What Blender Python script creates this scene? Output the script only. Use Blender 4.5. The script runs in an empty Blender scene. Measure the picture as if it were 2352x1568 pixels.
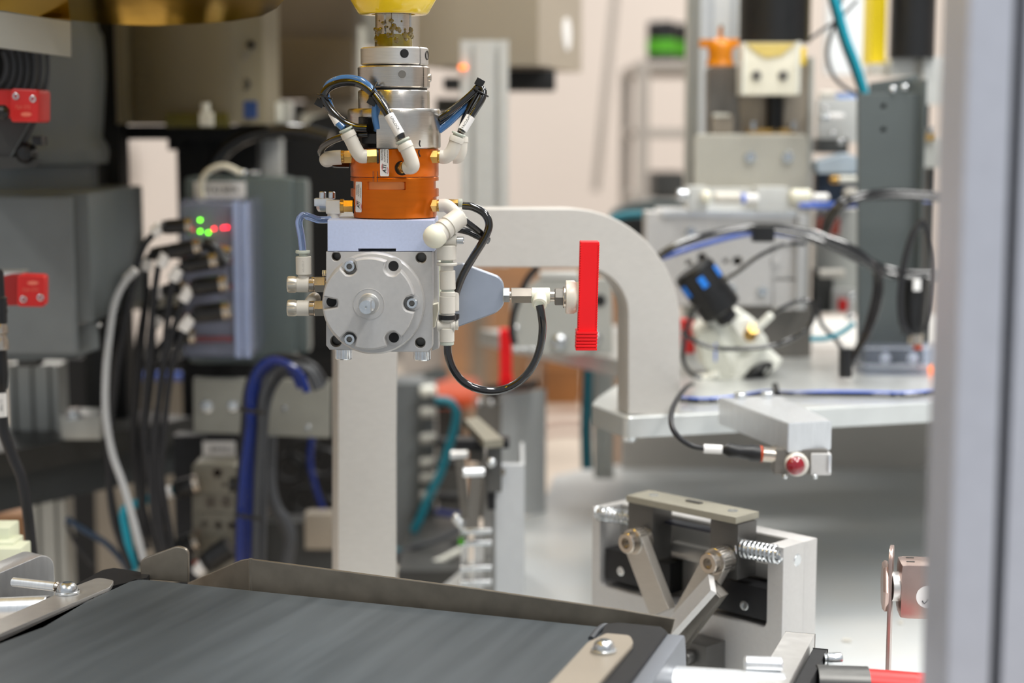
import bpy, bmesh, math, random
from mathutils import Vector, Matrix
from mathutils.geometry import interpolate_bezier
random.seed(7)
PI = math.pi
SC = bpy.context.scene
COL = SC.collection

# ---------------------------------------------------------------- camera
F = 3836.0                      # focal length in pixels of the 2352 px wide frame
PITCH = math.atan(484 / F)
EYE = Vector((0, 0, 1.45))
cd = bpy.data.cameras.new('camera'); cam = bpy.data.objects.new('camera', cd); COL.objects.link(cam)
cam.location = EYE; cam.rotation_euler = (PI / 2 - PITCH, 0, 0)
cd.sensor_width = 36; cd.lens = 36 * F / 2352; cd.clip_start = 0.02; cd.clip_end = 60
cd.dof.use_dof = True; cd.dof.focus_distance = 1.275; cd.dof.aperture_fstop = 3.3; cd.dof.aperture_blades = 0
SC.camera = cam

# ---------------------------------------------------------------- light
SC.view_settings.view_transform = 'Standard'; SC.view_settings.look = 'None'
SC.view_settings.gamma = 1; SC.view_settings.use_curve_mapping = False
SC.view_settings.exposure = 0.60
w = bpy.data.worlds.new('hall_light'); SC.world = w; w.use_nodes = True
w.node_tree.nodes['Background'].inputs[0].default_value = (0.86, 0.93, 1.0, 1)
w.node_tree.nodes['Background'].inputs[1].default_value = 0.39

def area(name, loc, sx, sy, power, col=(1, 1, 1), rot=(0, 0, 0)):
    l = bpy.data.lights.new(name, 'AREA'); l.shape = 'RECTANGLE'; l.size = sx; l.size_y = sy
    l.energy = power; l.color = col
    o = bpy.data.objects.new(name, l); COL.objects.link(o); o.location = loc; o.rotation_euler = rot
    return o
for i, (x, y, p) in enumerate([(-1.9, -0.3, 46), (0.25, 0.75, 42), (1.5, -0.9, 66), (1.9, 2.4, 74), (-0.6, 3.4, 44)]):
    area('hall_lamp', (x, y, 4.0), 0.5, 1.9, p, (1.0, 0.985, 0.95))
for i, (x, y, p) in enumerate([(-2.8, 8.2, 80), (1.6, 8.2, 80), (5.2, 8.2, 74)]):
    area('hall_lamp_far', (x, y, 4.6), 1.2, 1.2, p, (1.0, 0.96, 0.90))

# ---------------------------------------------------------------- materials
def lin(c):
    return tuple(((v / 255) / 12.92 if v / 255 <= 0.04045 else ((v / 255 + 0.055) / 1.055) ** 2.4) for v in c)
MATS = {}
def mat(name, rgb, metal=0.0, rough=0.5, var=0.06, scale=40, stretch=(1, 1, 1), bump=0.0, trans=0.0, coat=0.0, emit=0.0, ior=1.45, alpha=1.0, rgb2=None, sss=0.0, rot=None):
    m = bpy.data.materials.new(name); m.use_nodes = True; nt = m.node_tree; b = nt.nodes['Principled BSDF']
    c = lin(rgb)
    b.inputs['Metallic'].default_value = metal; b.inputs['Roughness'].default_value = rough
    b.inputs['IOR'].default_value = ior
    b.inputs['Transmission Weight'].default_value = trans; b.inputs['Coat Weight'].default_value = coat
    b.inputs['Coat Roughness'].default_value = 0.05
    b.inputs['Alpha'].default_value = alpha
    if sss: b.inputs['Subsurface Weight'].default_value = sss; b.inputs['Subsurface Scale'].default_value = 0.004
    tc = nt.nodes.new('ShaderNodeTexCoord'); mp = nt.nodes.new('ShaderNodeMapping')
    mp.inputs['Scale'].default_value = stretch
    if rot is not None: mp.vector_type = 'TEXTURE'; mp.inputs['Rotation'].default_value = (0, 0, math.radians(rot))
    no = nt.nodes.new('ShaderNodeTexNoise'); no.inputs['Scale'].default_value = scale; no.inputs['Detail'].default_value = 4
    nt.links.new(tc.outputs['Object'], mp.inputs['Vector']); nt.links.new(mp.outputs['Vector'], no.inputs['Vector'])
    rp = nt.nodes.new('ShaderNodeValToRGB')
    c2 = lin(rgb2) if rgb2 else tuple(min(1, v * (1 + var)) for v in c)
    c1 = c if rgb2 else tuple(v * (1 - var) for v in c)
    rp.color_ramp.elements[0].position = 0.3; rp.color_ramp.elements[0].color = (*c1, 1)
    rp.color_ramp.elements[1].position = 0.7; rp.color_ramp.elements[1].color = (*c2, 1)
    nt.links.new(no.outputs['Fac'], rp.inputs['Fac']); nt.links.new(rp.outputs['Color'], b.inputs['Base Color'])
    if metal > 0.5:
        mr = nt.nodes.new('ShaderNodeMapRange'); mr.inputs['To Min'].default_value = max(0.03, rough - 0.06); mr.inputs['To Max'].default_value = rough + 0.06
        nt.links.new(no.outputs['Fac'], mr.inputs['Value']); nt.links.new(mr.outputs['Result'], b.inputs['Roughness'])
    if bump:
        bp = nt.nodes.new('ShaderNodeBump'); bp.inputs['Strength'].default_value = bump; bp.inputs['Distance'].default_value = 0.001
        nt.links.new(no.outputs['Fac'], bp.inputs['Height']); nt.links.new(bp.outputs['Normal'], b.inputs['Normal'])
    if emit:
        b.inputs['Emission Color'].default_value = (*c, 1); b.inputs['Emission Strength'].default_value = emit
    MATS[name] = m
    return m
M_alu = mat('aluminium_brushed', (205, 203, 200), 0.85, 0.42, 0.05, 90, (1, 1, 12), 0.06)
M_alu_h = mat('aluminium_matte', (196, 194, 192), 0.55, 0.5, 0.03, 300, (1, 1, 1), 0.04)
M_alu_b = mat('aluminium_bright', (226, 228, 230), 0.8, 0.33, 0.04, 60, (8, 1, 1), 0.03)
M_mill = mat('milled_blue_reflection', (202, 212, 240), 0.45, 0.42, 0.03, 500, (1, 1, 1), 0.03)  # blue reflected light on the block front is put into the metal colour
M_steel = mat('turned_steel', (188, 182, 174), 0.95, 0.25, 0.06, 60, (1, 1, 30), 0.04)
M_steel_d = mat('sheet_steel', (140, 132, 120), 0.8, 0.38, 0.10, 70, (1, 1, 1), 0.05)
M_nick = mat('nickel', (184, 174, 162), 0.95, 0.22, 0.05, 60)
M_zinc = mat('zinc_screw', (205, 208, 210), 0.95, 0.25, 0.08, 200)
M_brass = mat('brass', (192, 152, 84), 0.9, 0.25, 0.08, 120)
M_orange = mat('orange_anodised', (206, 100, 0), 0.75, 0.30, 0.05, 40, (1, 1, 8), 0.02, coat=0.15)
M_orange_l = mat('orange_machined_flat', (214, 130, 72), 0.5, 0.4, 0.04, 80)
M_wplas = mat('ivory_plastic', (206, 201, 191), 0, 0.38, 0.02, 20)
M_wplas2 = mat('cream_plastic', (228, 226, 208), 0, 0.45, 0.02, 20, sss=0.2)
M_gasket = mat('grey_release_ring', (186, 192, 180), 0, 0.4, 0.02, 20)
M_black = mat('black_plastic', (22, 22, 23), 0, 0.38, 0.15, 60)
M_tube = mat('black_polyurethane_tube', (16, 13, 12), 0, 0.12, 0.1, 60, coat=0.8)
M_rubber = mat('black_rubber_cable', (30, 30, 33), 0, 0.42, 0.1, 60)
M_btube = mat('blue_clear_tube', (74, 132, 196), 0, 0.1, 0.08, 60, trans=0.35, coat=0.5)
M_ctube = mat('pale_blue_clear_tube', (168, 192, 240), 0, 0.06, 0.08, 60, trans=0.85)
M_white = mat('white_label', (232, 230, 228), 0, 0.5, 0.01, 20)
M_ink = mat('black_ink', (28, 28, 34), 0, 0.5, 0.02, 20)
M_redink = mat('red_ink', (208, 40, 58), 0, 0.5, 0.02, 20)
M_red = mat('red_plastic', (236, 4, 18), 0, 0.5, 0.03, 30)
M_redsens = mat('red_sensor_plastic', (204, 38, 36), 0, 0.42, 0.03, 30)
M_pink = mat('faded_red_print', (232, 120, 100), 0, 0.5, 0.02, 20)
M_sil = mat('clear_silicone', (250, 242, 226), 0, 0.3, 0.02, 20, trans=0.35, sss=0.15)
M_yellow = mat('yellow_gloss_paint', (240, 204, 8), 0, 0.25, 0.03, 15, coat=0.6)
M_yellow_d = mat('amber_gloss_shell', (236, 196, 62), 1.0, 0.12, 0.05, 15)
M_yellow_d.node_tree.nodes['Principled BSDF'].inputs['Specular Tint'].default_value = (0.85, 0.66, 0.25, 1)
M_grease = mat('dark_grease', (104, 84, 14), 0, 0.12, 0.3, 200, coat=1.0)
M_castg = mat('grey_cast_paint', (100, 105, 106), 0, 0.38, 0.05, 12, bump=0.03)
M_castd = mat('dark_grey_paint', (84, 90, 90), 0, 0.42, 0.05, 12)
M_boxg = mat('green_grey_enclosure', (92, 102, 102), 0, 0.32, 0.05, 12)
M_beige = mat('warm_grey_paint', (114, 106, 85), 0, 0.45, 0.05, 14, bump=0.03)
M_taupe = mat('taupe_metal', (158, 148, 134), 0.3, 0.45, 0.05, 14)
M_frame = mat('dark_frame_steel', (62, 62, 60), 0.2, 0.45, 0.1, 20)
M_darkblk = mat('matte_black', (14, 14, 15), 0, 0.6, 0.15, 30)
M_blackan = mat('black_anodised', (34, 34, 36), 0.3, 0.45, 0.12, 100, bump=0.02)
M_belt = mat('charcoal_belt', (56, 62, 66), 0, 0.5, 0.12, 16, (0.3, 4, 1), 0.05, rgb2=(74, 80, 84), rot=-21)
M_gunm = mat('gunmetal_plate', (120, 116, 110), 0.6, 0.4, 0.05, 80, (1, 1, 12))
M_jaw = mat('dark_machined_steel', (96, 95, 93), 0.7, 0.35, 0.06, 120, (1, 1, 14))
M_jawtop = mat('khaki_grey_bar', (150, 146, 132), 0.35, 0.45, 0.04, 100)
M_polish = mat('polished_pocket', (160, 158, 154), 0.5, 0.3, 0.05, 30)
M_table = mat('worn_table_plate', (206, 211, 214), 0.25, 0.38, 0.05, 7, (1, 1, 1), 0.02, rgb2=(214, 214, 211))
M_extr = mat('extrusion_aluminium', (206, 206, 202), 0.45, 0.42, 0.03, 80, (1, 1, 1))
M_extr_f = mat('anodised_post', (184, 187, 198), 0.5, 0.4, 0.03, 80, (1, 1, 1))
M_teal = mat('teal_cable', (10, 142, 165), 0, 0.4, 0.05, 30)
M_teal_d = mat('dark_teal_cable', (8, 106, 122), 0, 0.4, 0.05, 30)
M_grey = mat('grey_cable', (176, 178, 180), 0, 0.4, 0.04, 30)
M_gdk = mat('dark_grey_hose', (66, 68, 72), 0, 0.45, 0.06, 30)
M_bluec = mat('blue_gloss_hose', (4, 34, 110), 0, 0.16, 0.06, 30, coat=0.2)
M_clear = mat('clear_cover', (226, 232, 250), 0, 0.06, 0.02, 30, trans=0.93, ior=1.12)
M_amberglass = mat('clear_guard', (205, 215, 235), 0, 0.1, 0.02, 30, trans=0.8, ior=1.2)
M_ledg = mat('green_led', (110, 255, 20), 0, 0.4, 0, emit=6)
M_ledr = mat('red_led', (255, 20, 50), 0, 0.4, 0, emit=6)
M_ledo = mat('orange_led', (255, 120, 30), 0, 0.4, 0, emit=2)
M_lens = mat('ruby_lens', (130, 4, 24), 0, 0.04, 0.1, 60, coat=1.0)
M_wall = mat('cream_wall_paint', (206, 196, 188), 0, 0.8, 0.02, 1.2)
M_floor = mat('cream_floor', (200, 188, 174), 0, 0.5, 0.03, 1.5)
M_wood = mat('brown_board', (156, 112, 74), 0, 0.6, 0.15, 5, (1, 1, 4), rgb2=(128, 96, 70))
M_obin = mat('orange_bin', (178, 62, 12), 0, 0.5, 0.05, 10)
M_green = mat('green_drum_band', (66, 140, 18), 0, 0.45, 0.05, 10)
M_kapton = mat('amber_tape', (204, 122, 8), 0, 0.3, 0.25, 60, bump=0.3)
M_tape = mat('cream_masking_tape', (232, 227, 208), 0, 0.5, 0.05, 60, bump=0.1)
M_bluel = mat('blue_label', (40, 70, 130), 0, 0.5, 0.02, 10)
M_bluep = mat('blue_plastic', (30, 120, 215), 0, 0.4, 0.03, 10)
M_bluet = mat('blue_tube', (70, 105, 200), 0, 0.25, 0.03, 10, coat=0.4)
M_offw = mat('offwhite_housing', (232, 232, 222), 0, 0.42, 0.02, 20)
M_manif = mat('grey_green_housing', (126, 122, 110), 0, 0.45, 0.04, 20)
M_greyf = mat('light_grey_plate', (176, 176, 170), 0.4, 0.45, 0.03, 30)
M_copper = mat('rosy_steel', (180, 158, 150), 0.8, 0.3, 0.06, 60)
M_paleg = mat('pale_green_plastic', (226, 230, 204), 0, 0.45, 0.02, 20)
M_shelf = mat('grey_shelf', (158, 150, 142), 0.2, 0.5, 0.04, 10)

# ---------------------------------------------------------------- projection helpers
CP, SP = math.cos(PITCH), math.sin(PITCH)
def ray(px, py):
    dx = (px - 1176) / F; dy = (784 - py) / F
    return Vector((dx, CP + dy * SP, -SP + dy * CP))
def W(px, py, Y):
    r = ray(px, py); return EYE + r * (Y / r.y)
def S(py, Y):                    # metres per pixel at that depth
    return Y / ray(1176, py).y / F
class Fr:                        # a local frame: a = along, b = away, c = up
    def __init__(s, O, yaw=0):
        s.O = Vector(O); t = math.radians(yaw); s.r = Vector((math.cos(t), math.sin(t), 0)); s.n = Vector((-math.sin(t), math.cos(t), 0))
        s.u = Vector((0, 0, 1))
    def at(s, a, b, c): return s.O + s.r * a + s.n * b + s.u * c
    def pix(s, px, py, b=0):
        d = ray(px, py); P0 = s.O + s.n * b
        t = (P0 - EYE).dot(s.n) / d.dot(s.n); p = EYE + d * t - P0
        return (p.dot(s.r), p.z)
    def pp(s, pts, b=0): return [s.pix(x, y, b) for x, y in pts]
    def top(s, px, py, c):
        d = ray(px, py); t = (s.O.z + c - EYE.z) / d.z; p = EYE + d * t - s.O
        return (p.dot(s.r), p.dot(s.n))
    def rot(s): return Matrix((s.r, s.n, s.u)).transposed()
def FZ(Y): return Fr((0, Y, 0), 0)

def rnd(pts, r, n=5):            # round the corners of a polygon
    out = []; N = len(pts); rr = r if isinstance(r, (list, tuple)) else [r] * N
    for i in range(N):
        p0 = Vector(pts[i - 1]); p = Vector(pts[i]); p1 = Vector(pts[(i + 1) % N])
        R = rr[i]
        if R <= 0: out.append(tuple(p)); continue
        d0 = p0 - p; d1 = p1 - p
        k = min(R, d0.length * 0.49, d1.length * 0.49)
        a = p + d0.normalized() * k; b = p + d1.normalized() * k
        for j in range(n + 1):
            t = j / n; out.append(tuple(a * (1 - t) ** 2 + p * 2 * t * (1 - t) + b * t * t))
    return out
def circ(cx, cy, r, n=24): return [(cx + r * math.cos(2 * PI * i / n), cy + r * math.sin(2 * PI * i / n)) for i in range(n)]
def rect(x0, y0, x1, y1): return [(x0, y0), (x1, y0), (x1, y1), (x0, y1)]

def basis(d):
    d = d.normalized(); h = Vector((0, 0, 1)) if abs(d.z) < 0.9 else Vector((0, -1, 0))
    x = h.cross(d).normalized(); y = d.cross(x); return x, y, d

class MB:
    def __init__(s): s.b = bmesh.new()
    def _ring(s, c, x, y, r, n, rf=None, off=0):
        out = []
        for i in range(n):
            a = 2 * PI * i / n + off; q = r if rf is None else rf(a, r)
            out.append(s.b.verts.new(c + x * (q * math.cos(a)) + y * (q * math.sin(a))))
        return out
    def _loft(s, rings, closed=False):
        R = rings + ([rings[0]] if closed else [])
        for A, B in zip(R, R[1:]):
            n = len(A)
            for i in range(n):
                j = (i + 1) % n
                try: s.b.faces.new((A[i], A[j], B[j], B[i]))
                except ValueError: pass
    def lathe(s, p0, d, prof, seg=32, rf=None, off=0, xy=None):   # prof: (radius, distance along d)
        x, y, dd = basis(Vector(d))
        if xy: x, y = xy
        rings = [s._ring(p0 + dd * h, x, y, max(r, 1e-6), seg, (lambda a, q, h=h: rf(a, q, h)) if rf else None, off) for r, h in prof]
        s._loft(rings)
        if prof[0][0] > 1e-5: s.b.faces.new(rings[0][::-1])
        if prof[-1][0] > 1e-5: s.b.faces.new(rings[-1])
        return s
    def cyl(s, p0, p1, r0, r1=None, seg=24, bev=0.0, rf=None, off=0):
        r1 = r0 if r1 is None else r1; d = p1 - p0; L = d.length
        if bev: pr = [(r0 - bev, 0), (r0, bev), (r1, L - bev), (r1 - bev, L)]
        else: pr = [(r0, 0), (r1, L)]
        return s.lathe(p0, d, pr, seg, rf, off)
    def hexa(s, p0, p1, r, bev=0.0): return s.cyl(p0, p1, r, seg=6, bev=bev)
    def ball(s, c, r, sc=(1, 1, 1), seg=20):
        g = bmesh.ops.create_uvsphere(s.b, u_segments=seg, v_segments=seg // 2, radius=r)
        for v in g['verts']: v.co = Vector((v.co.x * sc[0], v.co.y * sc[1], v.co.z * sc[2])) + c
        return s
    def tube(s, pts, r, seg=12, sub=6, taper=None):
        P = [Vector(p) for p in pts]; Q = []
        E = [P[0] * 2 - P[1]] + P + [P[-1] * 2 - P[-2]]
        for i in range(1, len(E) - 2):
            for k in range(sub):
                t = k / sub; a, b, c, d = E[i - 1], E[i], E[i + 1], E[i + 2]
                Q.append(0.5 * ((2 * b) + (-a + c) * t + (2 * a - 5 * b + 4 * c - d) * t * t + (-a + 3 * b - 3 * c + d) * t ** 3))
        Q.append(P[-1]); rings = []
        x, y, _ = basis(Q[1] - Q[0])
        for i, q in enumerate(Q):
            t = (Q[min(i + 1, len(Q) - 1)] - Q[max(i - 1, 0)]).normalized()
            x = (x - t * x.dot(t)).normalized(); y = t.cross(x)
            rr = r if taper is None else r * taper(i / (len(Q) - 1))
            rings.append(s._ring(q, x, y, rr, seg))
        s._loft(rings); s.b.faces.new(rings[0][::-1]); s.b.faces.new(rings[-1]); return s
    def box(s, c, size, R=None, bev=0.0):
        g = bmesh.ops.create_cube(s.b, size=1); vs = g['verts']; R = R or Matrix.Identity(3)
        for v in vs: v.co = R @ Vector((v.co.x * size[0], v.co.y * size[1], v.co.z * size[2])) + Vector(c)
        if bev:
            es = list({e for v in vs for e in v.link_edges})
            bmesh.ops.bevel(s.b, geom=es, offset=bev, segments=2, affect='EDGES', profile=0.7)
        return s
    def fbox(s, F_, a0, a1, b0, b1, c0, c1, bev=0.0):
        return s.box(F_.at((a0 + a1) / 2, (b0 + b1) / 2, (c0 + c1) / 2), (abs(a1 - a0), abs(b1 - b0), abs(c1 - c0)), F_.rot(), bev)
    def pbox(s, x0, y0, x1, y1, Y, t, bev=0.0):      # a box whose front face fills that rectangle at depth Y
        p = W(x0, y1, Y); q = W(x1, y0, Y)
        return s.box(((p.x + q.x) / 2, Y + t / 2, (p.z + q.z) / 2), (abs(q.x - p.x), t, abs(q.z - p.z)), None, bev)
    def bar(s, p0, p1, w_, h_, bev=0.0, up=None):          # rectangular bar between two points
        d = (p1 - p0); L = d.length; d.normalize(); u = Vector(up) if up else Vector((0, 0, 1))
        x = d; z = (u - x * u.dot(x)).normalized(); y = z.cross(x)
        R = Matrix((x, y, z)).transposed()
        return s.box((p0 + p1) / 2, (L, w_, h_), R, bev)
    def plate(s, F_, pts, b0, t, holes=(), bev=0.0):
        cu = bpy.data.curves.new('c', 'CURVE'); cu.dimensions = '2D'; cu.fill_mode = 'BOTH'
        for ring in [pts] + list(holes):
            sp = cu.splines.new('POLY'); sp.points.add(len(ring) - 1); sp.use_cyclic_u = True
            for P, (a, c) in zip(sp.points, ring): P.co = (a, c, 0, 1)
        bev = min(bev, t * 0.45)
        cu.extrude = t / 2 - bev; cu.bevel_depth = bev; cu.bevel_resolution = 1; cu.offset = -bev
        ob = bpy.data.objects.new('c', cu); me = bpy.data.meshes.new_from_object(ob)
        Mx = Matrix((F_.r, F_.u, -F_.n)).transposed().to_4x4(); Mx.translation = F_.O + F_.n * (b0 + t / 2)
        me.transform(Mx); s.b.from_mesh(me); bpy.data.meshes.remove(me); bpy.data.objects.remove(ob); bpy.data.curves.remove(cu)
        return s
    def pplate(s, pts, Y, t, holes=(), bev=0.0, r=0):       # camera-side plate traced in pixels at depth Y
        f = FZ(Y)
        if r: pts = rnd(pts, r)
        return s.plate(f, f.pp(pts), 0, t, [f.pp(h) for h in holes], bev)
    def quad(s, *p):
        s.b.faces.new([s.b.verts.new(v) for v in p]); return s
    def prism(s, bot, top):                                   # loft between two equal polygons
        A = [s.b.verts.new(v) for v in bot]; B = [s.b.verts.new(v) for v in top]
        s._loft([A, B]); s.b.faces.new(A[::-1]); s.b.faces.new(B); return s
    def text(s, txt, fn, size=1.0, bold=False, shear=0.0, thick=0.0, sx=1.0):   # fn maps glyph (u, v) to the world
        cu = bpy.data.curves.new('t', 'FONT'); cu.body = txt; cu.size = size; cu.shear = shear; cu.resolution_u = 3
        cu.offset = 0.02 * size if bold else 0
        cu.align_x = 'CENTER'; cu.align_y = 'CENTER'
        ob = bpy.data.objects.new('t', cu); me = bpy.data.meshes.new_from_object(ob)
        for v in me.vertices: v.co = fn(v.co.x * sx, v.co.y)
        s.b.from_mesh(me); bpy.data.meshes.remove(me); bpy.data.objects.remove(ob); bpy.data.curves.remove(cu); return s
    def obj(s, name, m, parent=None, label=None, smooth=38, recalc=True):
        if recalc: bmesh.ops.recalc_face_normals(s.b, faces=s.b.faces)
        me = bpy.data.meshes.new(name); s.b.to_mesh(me); s.b.free()
        for p in me.polygons: p.use_smooth = True
        me.set_sharp_from_angle(angle=math.radians(smooth))
        me.materials.append(m)
        o = bpy.data.objects.new(name, me); COL.objects.link(o)
        WM[o.name] = Matrix.Identity(4); PAR[o.name] = parent
        if label: o['label'] = label
        return o
WM = {}; PAR = {}
def thing(name, label, cat, group=None):
    o = bpy.data.objects.new(name, None); o.empty_display_size = 0.02; COL.objects.link(o)
    o['label'] = label; o['category'] = cat
    if group: o['group'] = group
    PAR[o.name] = None; WM[o.name] = Matrix.Identity(4); return o
def tag(o, label, cat, group=None):
    o['label'] = label; o['category'] = cat
    if group: o['group'] = group
    return o
def struct(o): o['kind'] = 'structure'; return o
def V(pts, Y=None):
    return [W(p[0], p[1], p[2] if len(p) > 2 else Y) for p in pts]
def cable(name, label, pts, r, m, Y=None, cat='cable', group=None, seg=10):
    v = V(pts, Y); o = MB().tube(v, r * S(pts[0][1], (v[0] - EYE).y), seg).obj(name, m)
    return tag(o, label, cat, group)
def screw(c, n, r, h, parent, m=None, name='screw', button=False, knurl=False):
    n = Vector(n).normalized(); b = MB()
    if button: pr = [(r, 0), (r, h * 0.25), (r * 0.9, h * 0.6), (r * 0.65, h * 0.92), (r * 0.42, h), (r * 0.40, h * 0.45), (0, h * 0.42)]
    else: pr = [(r, 0), (r, h * 0.88), (r * 0.9, h), (r * 0.52, h), (r * 0.5, h * 0.4), (0, h * 0.38)]
    rf = (lambda a, q, hh: q * (1 + (0.035 if (int(a * 48 / PI) % 2) else 0)) if q > r * 0.95 else q) if knurl else None
    b.lathe(Vector(c), n, pr, 96 if knurl else 20, rf)
    return b.obj(name, m or M_zinc, parent)
# ================================================================ ROOM
def room():
    f = Fr((0, 0, 0), 0)
    struct(MB().fbox(f, -7, 8, -2.0, 10.6, -0.1, 0, 0).obj('floor', M_floor))
    struct(MB().fbox(f, -7, 8, 10.5, 10.6, 0, 5.2).obj('wall_back', M_wall))
    struct(MB().fbox(f, -7.1, -7, -2.0, 10.6, 0, 5.2).obj('wall_left', M_wall))
    struct(MB().fbox(f, 8, 8.1, -2.0, 10.6, 0, 5.2).obj('wall_right', M_wall))
    struct(MB().fbox(f, -7, 8, 10.48, 10.499, 0, 0.12).obj('baseboard_back', M_frame))
room()

# ================================================================ ROBOT ARM WITH QUILL AND COLLARS
u = S(400, 1.3)
X0 = W(906, 340, 1.3).x
def AX(y, dx=0): return Vector((X0 + dx * u, 1.3, W(906, y, 1.3).z))
DN = Vector((0, 0, -1))
def stack(prof, seg=96, rf=None, dx=0, m=None, name='part', parent=None, label=None, closed_top=True):
    y0 = prof[0][1]; b = MB(); p0 = AX(y0, dx)
    pr = [(r * u, (AX(y0).z - AX(y).z)) for r, y in prof]
    b.lathe(p0, DN, pr, seg, rf); return b.obj(name, m, parent, label)

RA = thing('overhead_robot', 'yellow overhead robot arm whose conical nose holds the vertical steel quill', 'robot arm')
zt = AX(28).z
stack([(100, -260), (100, -30), (97, 0), (80, 30), (76, 33), (50, 33), (48, 12), (46, -40)], name='nose_cone', m=M_yellow, parent=RA)
# overhead yellow arm shell traced on its horizontal underside
HZ = 0.100
def ug(px, py):
    r = ray(px, py); t = HZ / r.z; p = EYE + r * t; return p
edge = [(-260, 4), (-120, 14), (0, 25), (110, 44), (250, 57), (350, 60), (450, 57), (540, 50), (610, 38), (645, 20), (668, -4), (690, -60), (700, -140)]
bot = [ug(*e) for e in edge] + [ug(520, -260), ug(-300, -260)]
cx0 = sum((p for p in bot), Vector()) / len(bot)
b = MB(); ins = [cx0 + (p - cx0) * 0.965 for p in bot]; up = [p + Vector((0, 0, 0.014)) for p in bot]; up2 = [p + Vector((0, 0, 0.12)) for p in bot]
rings = [[b.b.verts.new(v) for v in R_] for R_ in ([cx0 + (p - cx0) * 0.5 + Vector((0, 0, 0.012)) for p in bot], ins, up, up2)]
b._loft(rings); b.b.faces.new(rings[0][::-1]); b.b.faces.new(rings[-1])
b.obj('arm_shell', M_yellow_d, RA)
b = MB(); b.bar(cx0 + Vector((0.02, -0.08, 0.07)), AX(-200) + Vector((0.0, 0, 0.05)), 0.10, 0.09, 0.01); b.obj('arm_link', M_yellow, RA)
b = MB(); b.box((-0.56, 1.80, EYE.z + 0.44), (1.00, 0.85, 0.20), None, 0.05); b.cyl(Vector((-0.42, 1.45, EYE.z + 0.2)), Vector((-0.42, 1.45, EYE.z + 0.4)), 0.10, seg=40, bev=0.01); b.obj('arm_shade_slab', M_yellow, RA)  # unseen slab above the view, added to shade the equipment at left
def spl(a, q, h): return q * (0.90 if (math.sin(a * 4 + 0.6) > 0.72) else 1.0)
stack([(41, -40), (41, 112)], name='splined_shaft', m=M_steel, parent=RA, rf=spl)
b = MB()
for i in range(46):
    a = random.uniform(0.05, PI - 0.05); y = random.choice([random.uniform(66, 96), random.uniform(76, 90), random.uniform(48, 95)]); r = random.uniform(2.0, 6.0) * u
    b.ball(AX(y) + Vector((math.cos(a) * 41 * u, -math.sin(a) * 41 * u, 0)), r, (1.2, 0.8, random.uniform(0.7, 1.5)), 8)
b.obj('grease', M_grease, RA)
stack([(41.6, 80), (42.5, 86), (43, 112)], name='grease_ring', m=mat('amber_grease', (120, 104, 20), 0.2, 0.15, 0.3, 120, coat=1.0), parent=RA)
# two split clamp collars
def collar(y0, y1, r, xs, hole, dx, right, m):
    y0_, y1_ = y0, y1
    t = thing_part = MB()
    def rf(a, q, h):
        d = abs(((math.degrees(a) - xs + 180) % 360) - 180)
        return q * (0.86 if d < 1.3 else 1.0)
    o = stack([(r - 30, y0), (r - 3, y0), (r, y0 + 3), (r, y1 - 3), (r - 3, y1), (r - 30, y1)], seg=240, rf=rf, dx=dx, m=m, name='clamp_collar', parent=RA)
    hx, hy, hr = hole
    a = math.acos(max(-1, min(1, (hx - 906 - dx) / r))); c = AX(hy, dx) + Vector((math.cos(a), -math.sin(a), 0)) * (r * u)
    n = Vector((math.cos(a), -math.sin(a), 0))
    MB().lathe(c - n * 3 * u, n, [(hr * u, 0), (hr * u, 3.6 * u), (hr * 0.8 * u, 3.9 * u), (hr * 0.75 * u, 1.2 * u), (0, 1 * u)], 24).obj('screw', M_black if right else M_steel, o)
    MB().cyl(c - n * 1 * u, c + n * 2.6 * u, hr * 0.78 * u, seg=20).obj('screw_socket', M_darkblk if right else M_gunm, o)
    if right:
        a2 = math.radians(14); n2 = Vector((math.cos(a2), -math.sin(a2), 0)); c2 = AX(hy + 2, dx) + n2 * (r * u)
        MB().lathe(c2 - n2 * 2 * u, n2, [(11 * u, 0), (11 * u, 3 * u), (8 * u, 3.2 * u), (8 * u, 1 * u), (0, 1 * u)], 24).obj('screw', M_black, o)
    else:
        a2 = math.radians(6); n2 = Vector((math.cos(a2), -math.sin(a2), 0)); c2 = AX(hy + 6, dx) + n2 * (r * u)
        MB().cyl(c2 - n2 * 3 * u, c2 + n2 * 4 * u, 10 * u, seg=24, bev=2 * u).obj('screw', M_steel, o)
    return o
collar(110, 150, 77, math.degrees(math.acos(61 / 77)), (935, 126, 10), 2, True, M_alu)
collar(153, 203, 82, math.degrees(math.acos(70 / 82)), (930, 173, 11), 0, False, M_steel)
stack([(76, 201), (76, 209)], name='gap_ring', m=M_black, parent=RA)
stack([(80, 208), (82, 211), (82, 253)], name='adapter_sleeve', m=M_steel, parent=RA)
A0, A1 = 90 + math.degrees(math.asin(33 / 106)), 90 + math.degrees(math.asin(74 / 106))
def slotf(a, q, h):
    d = math.degrees(a) % 360; yy = h / u
    return min(q, 78 * u) if A0 < d < A1 and yy > 19 else q
FL = stack([(70, 250), (103, 250), (106, 254), (106, 269.0), (106, 270.2), (106, 337), (104, 340), (70, 340)], seg=240, rf=slotf, name='mounting_flange', m=M_steel, parent=RA)
stack([(80, 271), (80, 339)], name='flange_core', m=M_darkblk, parent=RA)
MB().box(AX(318) + Vector((math.cos(math.radians(119)) * 101 * u, -math.sin(math.radians(119)) * 101 * u, 0)), (39 * u, 8 * u, 22 * u), Matrix.Rotation(math.radians(29), 3, 'Z').transposed(), 2 * u).obj('slot_block', M_blackan, RA)

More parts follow.
